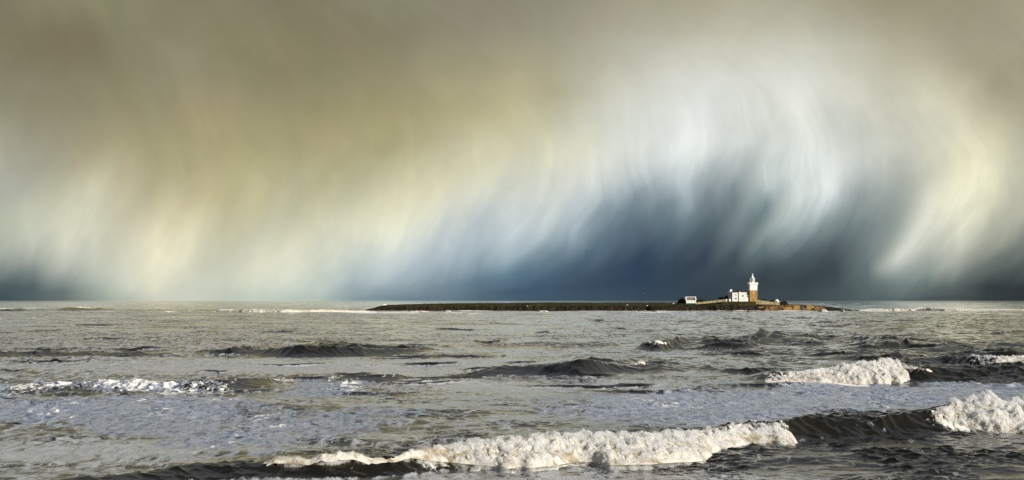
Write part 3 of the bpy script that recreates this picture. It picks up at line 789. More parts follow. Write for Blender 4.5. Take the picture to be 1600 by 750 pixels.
# surf thrown round the island foot
foam += 1.2 * np.exp(-((Y - (D_ISL - 3)) / 9) ** 2) * sstep(560, 580, PX) * (1 - sstep(1310, 1335, PX)) * (0.4 + 0.9 * fbm(X * .12, Y * .05, None, 3, 3))
foam += 0.9 * np.exp(-((PYf - 487) / 1.0) ** 2) * sstep(335, 350, PX) * (1 - sstep(570, 590, PX))
foam += 0.9 * np.exp(-((PYf - 485) / 1.0) ** 2) * sstep(1330, 1350, PX)
choppy = 0.03 + 0.05 * sstep(200, 1200, Y) + 0.04 * rough_l
sea = np_mesh('sea', sea_v, grid_quads(*Tg.shape), M['sea'])
film = 0.65 - 0.21 * sstep(750, 1300, PX) - 0.10 * sstep(900, 1800, Y) + 0.36 * calm - 0.9 * sstep(0.06, 0.32, Z) - 0.12 * sstep(1150, 1500, PX) + 0.25 * (patch - 0.5)  # more film at left, less at right: sky brightness painted onto the sea
sheen_film = np.clip((film - wash) * 4 + 0.5, 0, 1)
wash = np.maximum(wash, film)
tag(sea, kind='structure')


# ------------------------------------------------------------------ breaking crests: foam bodies with spray
TOES = []


def breaker(label, ctrl, step, puff, seed, nv=80, spray=14000, drop=0.02, lump=1.0, group=None, back=1.0, cat='breaking wave', wave=None, shells=9, thin=0.0, froth=False, shed=True):
    """ctrl: (column, top row, toe row, strength); the foam rolls from behind the crest down to the toe"""
    c = np.array(ctrl, float)
    dmid = CH * F / (c[:, 2].mean() - HOR)
    n = max(24, int((c[-1, 0] - c[0, 0]) / F * dmid / step))
    px = np.linspace(c[0, 0], c[-1, 0], n)
    yc, yt, st = (np.interp(px, c[:, 0], c[:, i]) for i in (1, 2, 3))
    ker = np.hanning(max(5, min(n // 60 * 2 + 1, int(0.9 * lump / step) | 1))); ker /= ker.sum()
    sm = lambda v: np.convolve(np.pad(v, len(ker) // 2, mode='edge'), ker, 'valid')
    yc, yt, st = sm(yc), sm(yt), sm(st)
    xj = (px - 800) / F * dmid
    hrow = np.maximum(yt - yc, 3) * (1.0 if wave is not None else 0.12)
    yt = yt - hrow * (0.32 * (fbm(xj * 0.55 / lump, xj * 0 + 3.3, None, 2, seed + 1) - 0.40) + 0.10 * (fbm(xj * 1.9 / lump, xj * 0 + 1.3, None, 3, seed + 2) - 0.5)) * np.clip(st, 0, 1)
    yc = yc - hrow * (0.36 * (fbm(xj * 0.8 / lump, xj * 0 + 8.3, None, 2, seed + 4) - 0.5) + 0.22 * (fbm(xj * 2.6 / lump, xj * 0 + 5.3, None, 3, seed + 5) - 0.5))
    st = np.clip(st * np.where(st < 0.65, 0.35 + 1.3 * fbm(xj * 1.1 / lump, xj * 0 + 2.2, None, 3, seed + 6), 1), 0, 1)
    if wave is None:
        fc = F / (yc - HOR); dt = CH * F / (yt - HOR)
        H = np.clip((CH * fc - dt) / (1.5 + fc), 0.03, 3.5)
        dc = (CH - H) * fc
        ztoe = 0 * H; top_h = H
    else:
        wv = WAVES[wave]
        dc = np.interp(px, wv['xs'], wv['dc']); wf = np.interp(px, wv['xs'], wv['wf'])
        Hw, wob = wave_shape(wv, px, (px - 800) / F * dc, dc)
        dc = dc - wob; Hw = Hw + 0.03
        # where the eye's ray on the toe row meets the face
        ss = np.linspace(-1.6, 0, 80)[None] * wf[:, None]
        q = np.clip(1 + ss / wf[:, None], 0, 1)
        zf = Hw[:, None] * face(q)
        row = HOR + F * (CH - zf) / (dc[:, None] + ss)
        hit = row >= yt[:, None]                      # nearest point of the face still below the toe row
        j = np.where(hit.any(1), 79 - np.argmax(hit[:, ::-1], axis=1), 0)
        ar = np.arange(n)
        dt = dc + ss[ar, j]; ztoe = zf[ar, j]
        top_h = np.maximum(CH - (yc + 0.14 * (yt - yc) - HOR) * dc / F, Hw + 0.04)
        H = np.maximum(top_h - ztoe, 0.12)
        dt = np.minimum(dt, dc - 0.25 * H)
        kw = max(3, int(0.35 / step)) | 1
        ks = np.hanning(kw + 2); ks /= ks.sum()
        dt, ztoe, dc, H = (np.convolve(np.pad(q_, (kw + 1) // 2, mode='edge'), ks, 'valid') for q_ in (dt, ztoe, dc, H))
    xw = (px - 800) / F * dt
    if wave is not None and shed: TOES.append((px, dt, dc, st))
    # ragged toe
    jag = (fbm(xw * 1.1 / lump, xw * 0 + seed, None, 5, seed + 3, 0.6) - 0.5) * 0.22 * H
    v = np.linspace(0, 1, nv)[None]
    Hh = H[:, None]; t0 = (dc - dt)[:, None] + jag[:, None] * 0.6
    # section: behind the crest -> over the top -> rolling front -> toe
    yy = np.interp(v[0], [0, .18, .34, .48, .66, .84, 1], [1.0, .75, .35, .0, -.45, -.85, -1.05])[None]
    zz = np.interp(v[0], [0, .18, .34, .48, .66, .84, 1], [.25, .72, .97, .95, .66, .28, -.06])[None]
    b = np.where(yy > 0, yy * back * 1.5 * Hh, yy * t0)
    y = dc[:, None] + b
    z = ztoe[:, None] - 0.04 + zz * Hh * (1 - 0.16 * puff)
    x = ((px - 800) / F)[:, None] * dc[:, None] + 0 * y
    # outward direction of the section
    gy = np.gradient(y, axis=1); gz = np.gradient(z, axis=1)
    ln = np.hypot(gy, gz) + 1e-9
    ny, nz = gz / ln, -gy / ln
    flip = np.where(nz.mean(axis=1, keepdims=True) < 0, -1, 1); ny, nz = ny * flip, nz * flip
    L = lump
    n1 = billow(x * 1.15 / L + 0.5 * z, y * 1.0 / L, z * 0.95 / L, 5, seed, 0.52)
    n2 = fbm(x * 0.7 / L, y * 0.5 / L, z * 0.4 / L, 3, seed + 40)
    n3 = fbm(x * 7 / L, y * 5 / L, z * 5 / L, 4, seed + 80, 0.7)
    env = np.sin(np.pi * np.clip(v * 1.02, 0, 1)) ** 0.5 * st[:, None]
    endt = np.sqrt(np.minimum(1, np.minimum(np.arange(n), np.arange(n)[::-1]) / (0.04 * n + 4)))[:, None]
    amount = puff * Hh * env * endt
    off = amount * (0.95 * (n1 - 0.3) + 0.8 * (n2 - 0.5) + 0.14 * (n3 - 0.5) - 0.10)
    off = np.maximum(off, -0.02 * Hh)
    if wave is not None: off = off + env * endt * (0.22 * (n3 - 0.5) + 0.16 * (fbm(x * 3.2, y * 2.5, z * 2.5, 3, seed + 33) - 0.5))
    bias = (0.6 * Hh + 0.30 * (lump if wave is None else 1)) * (1 - st[:, None]) ** 1.3 + (1 - endt) * 0.15 * Hh
    y2 = y + ny * off
    z2 = z + nz * off - bias
    x2 = x + (fbm(x * 2 / L, y * 2 / L, z * 2 / L, 3, seed + 60) - 0.5) * 0.4 * puff * Hh * endt
    V = np.stack([x2, y2, z2], -1)
    airy = []
    if froth:
        shells = 0
        si, sj = slice(0, n, 2), np.arange(6, nv - 1, 3)
        reach = (Hh + 0.25) * st[:, None] * endt * (0.08 + 0.17 * np.exp(-((v - 0.42) / 0.22) ** 2)) * (0.6 + 0.8 * fbm(x * 1.4 / L, y * 1.2 / L, z * 1.2 / L, 3, seed + 9))
        P = np.stack([x2 + 0 * reach, y2 + ny * reach, z2 + nz * reach * 0.9], -1)[si][:, sj]
        m_ = P.shape[0]
        lo0, lo1 = P[:, 0].copy(), P[:, -1].copy()
        lo0[:, 2] = -0.5; lo1[:, 2] = -0.5; lo0[:, 1] += 0.1; lo1[:, 1] -= 0.05
        ring = np.concatenate([lo0[:, None], P, lo1[:, None]], 1)
        k_ = ring.shape[1]
        ix = np.arange(m_ * k_, dtype=np.int32).reshape(m_, k_)
        nx = np.roll(ix, -1, axis=1)
        qd = np.stack([ix[:-1], nx[:-1], nx[1:], ix[1:]], -1).reshape(-1, 4)
        capv = np.concatenate([ring.reshape(-1, 3), ring[:1].mean(1), ring[-1:].mean(1)])
        a_, b_ = m_ * k_, m_ * k_ + 1
        caps_ = np.concatenate([np.stack([nx[0], ix[0], 0 * ix[0] + a_, 0 * ix[0] + a_], -1), np.stack([ix[-1], nx[-1], 0 * ix[0] + b_, 0 * ix[0] + b_], -1)])
        hull = (capv, np.concatenate([np.concatenate([qd[:, [0, 1, 2]], qd[:, [0, 2, 3]]]), caps_[:, :3]]))
    if shells:
        # layers standing off the body, deepest over the crest, none at the toe
        reach = Hh * st[:, None] * endt * (0.07 + 0.13 * np.exp(-((v - 0.40) / 0.20) ** 2)) * (1 - sstep(0.8, 1.0, v)) * (0.7 + 0.6 * fbm(x * 1.2 / L, y * 0, None, 3, seed + 9))
        lift = np.exp(-((v - 0.36) / 0.2) ** 2)
        for k in range(shells):
            q = (k + 0.6) / shells
            w_ = reach * q
            P = np.stack([x2 + 0 * w_, y2 + ny * w_ * (1 - .4 * lift), z2 + nz * w_ + lift * w_ * .35 + 0.01], -1)
            airy.append((P, q))
    if thin < 0.5:
        o = np_mesh('breaking_wave', V.reshape(-1, 3), grid_quads(n, nv), M['foam'])
        attr(o, 'puff_shade', np.clip(0.85 * n1 + 0.7 * (n2 - 0.5) + 0.10, 0, 1))  # hollows between puffs get shade painted into the foam colour
    if froth:
        f_ = np_mesh('spray', hull[0], hull[1].astype(np.int32), M['froth'], True, o)
        f_['kind'] = 'stuff'
    if airy:
        gq = grid_quads(n, nv)
        AV = np.concatenate([p.reshape(-1, 3) for p, _ in airy])
        AQ = np.concatenate([gq + i * n * nv for i in range(len(airy))])
        s_ = np_mesh('spray' if thin < 0.5 else 'breaking_wave', AV, AQ, M['spray'], True, o if thin < 0.5 else None)
        sh = np.concatenate([np.broadcast_to(np.clip(thin + (1 - thin) * q + 0.5 * (1 - st[:, None]) + 0.3 * sstep(.75, 1, v) * (1 if thin else 0) + (1 - endt) * .5, 0, 2), (n, nv)).ravel() for _, q in airy])
        attr(s_, 'shell', sh); attr(s_, 'size', np.full(len(sh), 1.0 / L))
        if thin < 0.5: s_['kind'] = 'stuff'
        else: o = s_
    if spray and thin < 0.5 and (froth or shells > 4):
        r = np.random.default_rng(seed + 500)
        iu = (r.random(spray * 3) * (n - 1)).astype(int)
        iu = iu[r.random(spray * 3) < st[iu] * endt[iu, 0]][:spray]
        iv = np.clip(r.normal(0.33, 0.09, len(iu)) * (nv - 1), 2, nv - 2).astype(int)
        base = V[iu, iv].copy()
        Hs = H[iu]
        cl = fbm(base[:, 0] * 1.8 / L, base[:, 1] * 0.5, None, 4, seed + 90)
        up = r.exponential(0.055, len(iu)) * Hs * (0.5 + 2.5 * np.clip(cl - 0.4, 0, 1) * 2)
        base[:, 2] += up * (0.6 + 0.4 * nz[iu, iv])
        base[:, 1] += ny[iu, iv] * up * 0.6 + r.normal(0, 0.03, len(iu)) * Hs
        base[:, 0] += r.normal(0, 0.03, len(iu)) * Hs
        size = drop * (0.5 + 0.6 * r.random(len(iu)) ** 3)
        k = len(iu)
        tv = np.array([(1, 1, 1), (1, -1, -1), (-1, 1, -1), (-1, -1, 1)], float)
        vv = base[:, None] + tv[None] * size[:, None, None] * (0.7 + 0.6 * r.random((k, 4, 1)))
        ff = (np.array([(0, 1, 2), (0, 3, 1), (0, 2, 3), (1, 3, 2)], np.int32)[None] + 4 * np.arange(k, dtype=np.int32)[:, None, None]).reshape(-1, 3)
        d_ = np_mesh('droplets', vv.reshape(-1, 3), ff, M['droplets'], True, o)
        d_['kind'] = 'stuff'
    tag(o, label, cat, group)
    return o


breaker('long cream breaker rolling across the bottom of the view, nearest to the camera',
        [(412, 713, 717, .1), (432, 707, 716, .6), (455, 705, 716, .62), (482, 710, 714, .1), (505, 704, 714, .55), (530, 700, 713, .64), (552, 702, 713, .6), (580, 706, 711, .05), (622, 703, 709, .3), (645, 702, 711, .66), (660, 703, 713, .75), (720, 700, 722, .9), (790, 695, 731, 1),
         (830, 690, 728, .95), (880, 686, 724, 1), (940, 681, 724, 1), (1000, 680, 723, 1), (1040, 678, 722, 1), (1075, 680, 718, .9), (1110, 674, 703, .9), (1160, 668, 697, .95), (1200, 662, 697, 1), (1226, 664, 699, 1), (1234, 672, 699, .6)],
        0.026, 0.40, 11, 100, 40000, 0.008, wave=0, froth=True)
breaker('tall churning breaker at the right edge beside the dark unbroken wave',
        [(1442, 648, 654, .3), (1460, 637, 660, .8), (1490, 625, 669, 1), (1520, 620, 676, 1), (1560, 621, 682, 1), (1590, 624, 682, 1), (1660, 628, 684, 1), (1720, 636, 682, .5)],
        0.026, 0.42, 23, 100, 20000, 0.008, wave=0, froth=True)
breaker('white breaker in the middle distance ending in a curl beside a dark wave face',
        [(1178, 593, 598, .66), (1215, 588, 597, .7), (1250, 583, 597, .8), (1300, 581, 598, .9), (1350, 577, 597, 1), (1385, 570, 597, 1), (1404, 564, 596, 1), (1415, 571, 595, .7)],
        0.035, 0.50, 31, 80, 14000, 0.012, 1.3, wave=1, froth=True)
breaker('small white crest curling over the dark wave face right of the mid breaker',
        [(1408, 567, 572, .4), (1425, 569, 575, .7), (1440, 570, 576, .5), (1458, 571, 577, .3)],
        0.04, 0.35, 35, 50, 2500, 0.010, 1.2, wave=1, froth=True, shed=False)
breaker('smoky white breaker above and behind at the right edge, farther than the curl',
        [(1503, 566, 572, .3), (1518, 559, 571, .9), (1560, 560, 571, 1), (1600, 561, 571, 1), (1660, 560, 571, .7)],
        0.05, 0.5, 41, 60, 8000, 0.014, 1.3, wave=2, froth=True)
breaker('tiny white cap on the dark swell below the island buildings',
        [(1000, 533.5, 535, .3), (1012, 530.5, 533.5, .6), (1028, 530, 533, .6), (1046, 532, 533.5, .3)],
        0.06, 0.4, 43, 40, 1500, 0.015, 1.0, wave=4, froth=True)
breaker('small white tip on the largest dark swell in mid water',
        [(990, 565, 567, .3), (999, 562, 565.5, .7), (1008, 564, 566, .3)],
        0.04, 0.4, 47, 40, 600, 0.012, 1.0, wave=3, froth=True)
breaker('tumbled ragged foam along the broken wave at the left edge',
        [(-60, 606, 616, .4), (20, 602, 616, .5), (70, 600, 614, .7), (110, 600, 612, .5), (160, 597, 608, .45), (210, 596, 606, .3), (260, 598, 610, .55), (300, 594, 612, .6), (350, 597, 612, .5), (400, 595, 604, .3)],
        0.045, 0.55, 53, 70, 9000, 0.018, 0.8, wave=7, thin=.72, shells=6)
# loose foam sheds onto the water at the toe of each roll, and lies behind it
fn = fbm(X[:, :] * 0.9, Y * 0.5, None, 4, 29)
for (px_, dt_, dc_, st_) in TOES:
    c = np.nonzero((PX[0] >= px_[0] - 3) & (PX[0] <= px_[-1] + 3))[0]
    r = np.nonzero((dd > dt_.min() - 6) & (dd < dc_.max() + 14))[0]
    sl = np.s_[r[0]:r[-1] + 1, c[0]:c[-1] + 1]
    t_ = np.interp(PX[sl], px_, dt_); k_ = np.interp(PX[sl], px_, dc_); w_ = np.interp(PX[sl], px_, st_)
    yy_ = Y[sl]
    shed = np.where(yy_ < t_, np.exp(-((yy_ - t_) / 0.9) ** 2), np.where(yy_ < k_, 1.0, np.exp(-((yy_ - k_) / 4.0) ** 2)))
    foam[sl] = np.maximum(foam[sl], shed * w_ * (0.12 + 0.85 * fn[sl]))
attr(sea, 'sheen_film', sheen_film)
attr(sea, 'wash', np.clip(wash, 0, 1)); attr(sea, 'foam', np.clip(foam, 0, 1.1)); attr(sea, 'choppy', choppy)

far = 'surf breaking out beside the island'
breaker('long white surf line reaching the left tip of the island',
        [(332, 484.8, 487.8, 1), (380, 483.6, 488.2, 1), (440, 484, 488.3, 1), (500, 484, 487.8, 1), (545, 484.3, 487.2, .8), (578, 485.2, 486.8, .4)],
        0.35, 0.45, 61, 30, 2500, 0.22, 6.0, far, shells=3)
breaker('small white crest far out at the left, above a short dark wave',
        [(112, 481.5, 483, .4), (122, 479.3, 483, 1), (138, 479.8, 483, 1), (148, 481.5, 483, .3)],
        0.35, 0.4, 62, 30, 500, 0.22, 6.0, far, shells=3)
breaker('white cap far out touching the left edge of the view',
        [(-20, 482, 484.5, .6), (8, 481.3, 484.3, .9), (24, 482, 484, .7), (34, 483, 484, .3)],
        0.35, 0.4, 63, 30, 500, 0.22, 6.0, far, shells=3)
breaker('low white streak of surf far out between the left cap and the long surf line',
        [(240, 486, 488, .4), (262, 485.2, 488, .8), (285, 486, 487.8, .4)],
        0.35, 0.4, 64, 30, 400, 0.2, 6.0, far, shells=3)
breaker('pale surf line far out at the right, leaping up beyond the island rocks',
        [(1335, 484.6, 486, .3), (1375, 483, 486, .7), (1398, 481.6, 486, 1), (1425, 482.8, 486, .8), (1442, 479.6, 485.6, 1), (1454, 480.5, 485.6, 1), (1475, 483.2, 486, .7), (1540, 483.5, 486, .6), (1640, 484, 486, .5)],
        0.35, 0.5, 65, 30, 3000, 0.22, 5.0, far, shells=4)
foot = 'surf at the island foot'
for i, (x0, x1, h, lab) in enumerate([
        (600, 690, 1.2, 'thin white surf at the foot of the island, below its bare left end'),
        (690, 708, 2.2, 'small burst of surf at the foot of the bare left part of the island'),
        (835, 862, 2.0, 'white burst of surf at the middle of the island shore'),
        (1010, 1052, 1.8, 'white surf at the shore just left of the white hut'),
        (1276, 1297, 3.4, 'bright white splash against the rocks at the right end of the island'),
        (1312, 1321, 3.6, 'last small white splash at the right tip of the island rocks')]):
    breaker(lab, [(x0, 486.2, 487.2, .5), ((2 * x0 + x1) / 3, 487 - h * .9, 487.3, 1), ((x0 + 2 * x1) / 3, 487 - h, 487.3, 1), (x1, 486.2, 487.2, .5)],
            0.3, 0.5, 70 + i, 26, 700, 0.16, 5.0, foot, shells=4)

# ------------------------------------------------------------------ island
def ixp(px): return (np.asarray(px, float) - 800) * S
def izp(py): return (486 - np.asarray(py, float)) * S
SIL = np.array([(556, 487.5), (564, 485.2), (574, 482.2), (586, 478.2), (598, 476.8), (620, 476.0), (660, 474.9), (700, 474.2), (750, 473.8), (800, 473.6), (850, 473), (865, 472.6), (880, 473), (950, 473.3), (1000, 473.2), (1050, 473),
                (1075, 473.6), (1100, 473), (1120, 471.8), (1140, 471), (1160, 471.2), (1180, 471.8), (1190, 473.5), (1205, 474.8), (1220, 474.8), (1240, 475.2), (1272, 475.8), (1290, 477), (1305, 478.6), (1320, 480.2), (1330, 482.5), (1341, 486.0), (1346, 488)], float)
gx = np.concatenate([np.arange(552, 1350, 0.8)])
gy = np.concatenate([np.linspace(-10, 14, 40), np.linspace(15, 130, 40)])
GX, GY = np.meshgrid(gx, gy)
topz = np.interp(GX, SIL[:, 0], izp(SIL[:, 1]))
XM = ixp(GX)
front = (fbm(XM * 0.06, XM * 0, None, 4, 91) - 0.5) * 9 + (fbm(XM * 0.35, XM * 0, None, 3, 92) - 0.5) * 3
g = GY - front
clf = np.clip(0.62 + 0.3 * (fbm(XM * .05, XM * 0, None, 3, 93) - .5) + 0.10 * sstep(1180, 1240, GX), 0.3, .95)
prof = np.where(g < 0, -0.25 + 0.0 * g, clf * sstep(-0.5, 6.5, g)) + (1 - clf) * sstep(5, 55, g)
rockn = fbm(XM * 0.30, GY * 0.30, topz * 0, 5, 94, .62) - 0.5
edge = sstep(-2, 3, g) * (1 - sstep(8, 26, g))
zt = topz * prof * (1 - sstep(95, 128, GY) * 1.15) + edge * rockn * (2.6 - 1.2 * sstep(0, 4, 5 - topz)) + (fbm(XM * .15, GY * .1, None, 3, 95) - .5) * 0.5 * sstep(0, 20, g)
zt = np.minimum(zt, np.maximum(topz, 0) + 0.5)
zt = np.where(g < -1, -1.5, zt)
# keep the plateau under the buildings level
pad = sstep(1128, 1136, GX) * (1 - sstep(1186, 1192, GX)) * sstep(20, 24, GY) * (1 - sstep(48, 60, GY))
zt = zt * (1 - pad) + izp(471.1) * pad
isl = np_mesh('island_terrain', np.stack([XM, D_ISL + GY, zt], -1).reshape(-1, 3), grid_quads(*GX.shape), M['island'])
rel = zt / np.maximum(topz, 0.5)
attr(isl, 'turf', sstep(0.48, 0.72, rel) * sstep(586, 610, GX) * (1 - sstep(1175, 1200, GX) * 0.75))
attr(isl, 'sandstone', sstep(1178, 1200, GX) * (1 - sstep(1285, 1305, GX)) * 0.62)
tag(isl, kind='structure')


def ground(px, yoff):
    i = np.argmin(np.abs(gx - px)); j = np.argmin(np.abs(gy - yoff))
    return float(zt[j, i])


def pt(px, yoff):
    """world x for a column when the thing stands yoff behind the shore"""
    return (px - 800) / F * (D_ISL + yoff)


# ---- lighthouse
YB = 30.0
SC = (D_ISL + YB) / F
def zz(py): return CH - (py - HOR) * SC       # height of a row at the buildings
base_z = izp(471.1)
lx = pt(1175.6, YB)
lh = empty('lighthouse', (lx, D_ISL + YB, base_z - 0.4), R(9))
tag(lh, 'square lighthouse of ochre stone with white top storey and white lantern', 'lighthouse')
o0 = base_z - 0.4
def lz(py): return zz(py) - o0
hw = 5.9 * SC
b = MB()
b.add([(s1 * hw * k, s2 * hw * k, z) for z, k in ((0, 1.04), (lz(453.8), 0.985)) for s1, s2 in ((-1, -1), (1, -1), (1, 1), (-1, 1))],
      [(0, 3, 2, 1), (4, 5, 6, 7), (0, 1, 5, 4), (1, 2, 6, 5), (2, 3, 7, 6), (3, 0, 4, 7)])
tw = b.build('tower', M['tower_stone'], lh, bevel=0.06)
for k in (-1, 1):
    MB().box(k * hw * 0.93 - 0.32, k * hw * 0.93 + 0.32, -hw * 1.05, -hw * 0.97, 0.0, lz(454.0)).build('corner_pilaster', M['tower_stone'], lh)
b = MB().box(-0.28, 0.28, -hw * 1.03, -hw * 0.9, lz(459.6), lz(456.2)); wn = b.build('window', M['white_paint'], lh)
MB().box(-0.16, 0.16, -hw * 1.035, -hw * 1.02, lz(459.4), lz(457.9)).build('pane', M['dark_glass'], wn)
b = MB().box(-0.28, 0.28, -hw * 1.06, -hw * 0.9, lz(469.2), lz(465.8)); dr = b.build('window', M['tower_stone'], lh)
MB().box(-0.2, 0.2, -hw * 1.065, -hw * 1.05, lz(469.0), lz(466.2)).build('pane', M['dark_glass'], dr)
hu = 6.1 * SC
MB().box(-hu, hu, -hu, hu, lz(453.8), lz(445.6)).build('upper_storey', M['white'], lh, bevel=0.05)
b = MB()
hp = 6.9 * SC
b.add([(s1 * r, s2 * r, z) for z, r in ((lz(445.8), hu + .01), (lz(444.4), hp), (lz(442.6), hp)) for s1, s2 in ((-1, -1), (1, -1), (1, 1), (-1, 1))],
      [(0, 3, 2, 1), (8, 9, 10, 11)] + [(k + 4 * j, (k + 1) % 4 + 4 * j, (k + 1) % 4 + 4 * j + 4, k + 4 * j + 4) for j in (0, 1) for k in range(4)])
for s1 in (-1, 1):
    for s2 in (-1, 1):
        b.box(s1 * (hp - .55) - .55, s1 * (hp - .55) + .55, s2 * (hp - .55) - .55, s2 * (hp - .55) + .55, lz(442.61), lz(441.2))
for q in np.linspace(-hp + 1.9, hp - 1.9, 3):
    for s2 in (-1, 1):
        b.box(q - .36, q + .36, s2 * hp - .25 * s2 - .25, s2 * hp - .25 * s2 + .25, lz(442.61), lz(441.7))
        b.box(s2 * hp - .25 * s2 - .25, s2 * hp - .25 * s2 + .25, q - .36, q + .36, lz(442.61), lz(441.7))
b.build('parapet', M['white'], lh)
# lantern: plinth, glazing with bars, gallery rail, dome, ball
lc = 1.2 * SC * 0
rl = 2.35 * SC
MB().lathe([(rl * 1.1, lz(442.7)), (rl * 1.1, lz(439.8)), (rl * 1.2, lz(439.6)), (rl * 1.2, lz(439.2))], 20).build('lantern_base', M['white_paint'], lh)
MB().lathe([(rl * .92, lz(439.21)), (rl * .92, lz(434.6))], 20).build('lantern_glass', M['glass'], lh)
MB().lathe([(.25, lz(439.15)), (.62, lz(438)), (.62, lz(436)), (.25, lz(435))], 12).build('lens', M['metal_grey'], lh, True)
b = MB()
for k in range(10):
    a = 2 * math.pi * (k + .3) / 10
    b.tube((rl * .97 * math.cos(a), rl * .97 * math.sin(a), lz(439.2)), (rl * .97 * math.cos(a), rl * .97 * math.sin(a), lz(434.5)), 0.11)
    a2 = 2 * math.pi * (k + 1.3) / 10
    for y_ in (437.6, 436.1):
        b.tube((rl * .97 * math.cos(a), rl * .97 * math.sin(a), lz(y_)), (rl * .97 * math.cos(a2), rl * .97 * math.sin(a2), lz(y_)), 0.06)
# solid white landward panels of the lantern
for k in range(5):
    a, a2 = R(-78 + 26 * k), R(-78 + 26 * (k + 1))
    p = [(rl * r_ * math.cos(q), rl * r_ * math.sin(q), z) for r_ in (.95, 1.0) for q in (a, a2) for z in (lz(439.2), lz(434.5))]
    b.add(p, [(0, 1, 3, 2), (4, 6, 7, 5), (0, 4, 5, 1), (2, 3, 7, 6), (1, 5, 7, 3), (0, 2, 6, 4)])
b.build('glazing_bars', M['white_paint'], lh)
MB().lathe([(rl * 1.12, lz(434.6)), (rl * 1.12, lz(434.0)), (rl * .95, lz(433.4)), (rl * .72, lz(432)), (rl * .5, lz(430.8)), (rl * .3, lz(430.2)), (rl * .26, lz(429.3))], 20).build('dome', M['white_paint'], lh, True)
MB().lathe([(.2, lz(429.4)), (.55, lz(428.9)), (.62, lz(428.4)), (.5, lz(427.9)), (.1, lz(427.6))], 12).build('finial', M['white_paint'], lh, True)
b = MB()
rg = 4.0 * SC
for k in range(12):
    a, a2 = 2 * math.pi * k / 12, 2 * math.pi * (k + 1) / 12
    P0 = (rg * math.cos(a), rg * math.sin(a)); P1 = (rg * math.cos(a2), rg * math.sin(a2))
    b.tube(P0 + (lz(442.7),), P0 + (lz(434.4),), 0.09)
    for y_ in (434.5, 437.0, 439.5):
        b.tube(P0 + (lz(y_),), P1 + (lz(y_),), 0.06)
b.build('gallery_rail', M['white_paint'], lh)
# slim drain pipe / mast at the left of the tower
pm = empty('flag_mast', (pt(1167.2, YB - 1), D_ISL + YB - 1, base_z))
tag(pm, 'thin pale mast standing close to the left side of the lighthouse', 'mast')
MB().tube((0, 0, 0), (0.35, 0, zz(447) - base_z), 0.10).build('pole', M['metal_grey'], pm)
MB().tube((-.5, 0, zz(450) - base_z), (1.0, 0, zz(450) - base_z), 0.06).build('crossbar', M['metal_grey'], pm)


def gable_house(name, label, cat, x0, x1, ybase, yeave, yridge, depth, wall, roof, yoff=YB, wins=(), coping=None):
    xa, xb = pt(x0, yoff), pt(x1, yoff)
    cx = (xa + xb) / 2; w = (xb - xa) / 2
    zb = CH - (ybase - HOR) * SC
    e = empty(name, (cx, D_ISL + yoff, zb - 0.5), 0)
    tag(e, label, cat)
    q = lambda py: CH - (py - HOR) * SC - zb + 0.5
    ze, zr = q(yeave), q(yridge)
    b = MB().box(-w, w, -depth / 2, depth / 2, 0, ze)
    b.add([(-w, -depth / 2, ze), (-w, depth / 2, ze), (-w, 0, zr), (w, -depth / 2, ze), (w, depth / 2, ze), (w, 0, zr)], [(0, 2, 1), (3, 4, 5)])
    b.build('wall', wall, e)
    t = 0.18
    b = MB()
    for s_ in (-1, 1):
        b.add([(-w - .1, s_ * (depth / 2 + .15), ze - .03), (w + .1, s_ * (depth / 2 + .15), ze - .03), (w + .1, 0, zr + .02), (-w - .1, 0, zr + .02),
               (-w - .1, s_ * (depth / 2 + .15), ze - .03 + t), (w + .1, s_ * (depth / 2 + .15), ze - .03 + t), (w + .1, 0, zr + .02 + t), (-w - .1, 0, zr + .02 + t)],
              [(0, 1, 2, 3), (4, 7, 6, 5), (0, 4, 5, 1), (1, 5, 6, 2), (3, 2, 6, 7), (0, 3, 7, 4)])
    b.build('roof', roof, e)
    if coping:
        for s_ in (-1, 1):
            c = MB()
            for s2 in (-1, 1):
                c.add([(s_ * w + dx, s2 * (depth / 2 + .3), ze + dz) for dx in (-.45, .45) for dz in (-.05, .35)] + [(s_ * w + dx, 0, zr + dz) for dx in (-.45, .45) for dz in (-.05, .5)],
                      [(0, 1, 3, 2), (4, 6, 7, 5), (0, 4, 5, 1), (2, 3, 7, 6), (1, 5, 7, 3), (0, 2, 6, 4)])
            c.build('gable_coping', coping, e)
        MB().box(-w + .45, w - .45, -.28, .28, zr + .1, zr + .5).build('ridge', coping, e)
    for (wx0, wx1, wy0, wy1, wm) in wins:
        a, bb = pt(wx0, yoff) - cx, pt(wx1, yoff) - cx
        f = MB().box(a - .1, bb + .1, -depth / 2 - .08, -depth / 2 + .06, q(wy1) - .1, q(wy0) + .1).build('window', M['white_paint'] if wm != 'door' else M['green_paint'], e)
        MB().box(a, bb, -depth / 2 - .10, -depth / 2 - .05, q(wy1), q(wy0)).build('pane', M['dark_glass'] if wm == 'dark' else M['roof_tile'], f)
    return e, cx, q, w, depth


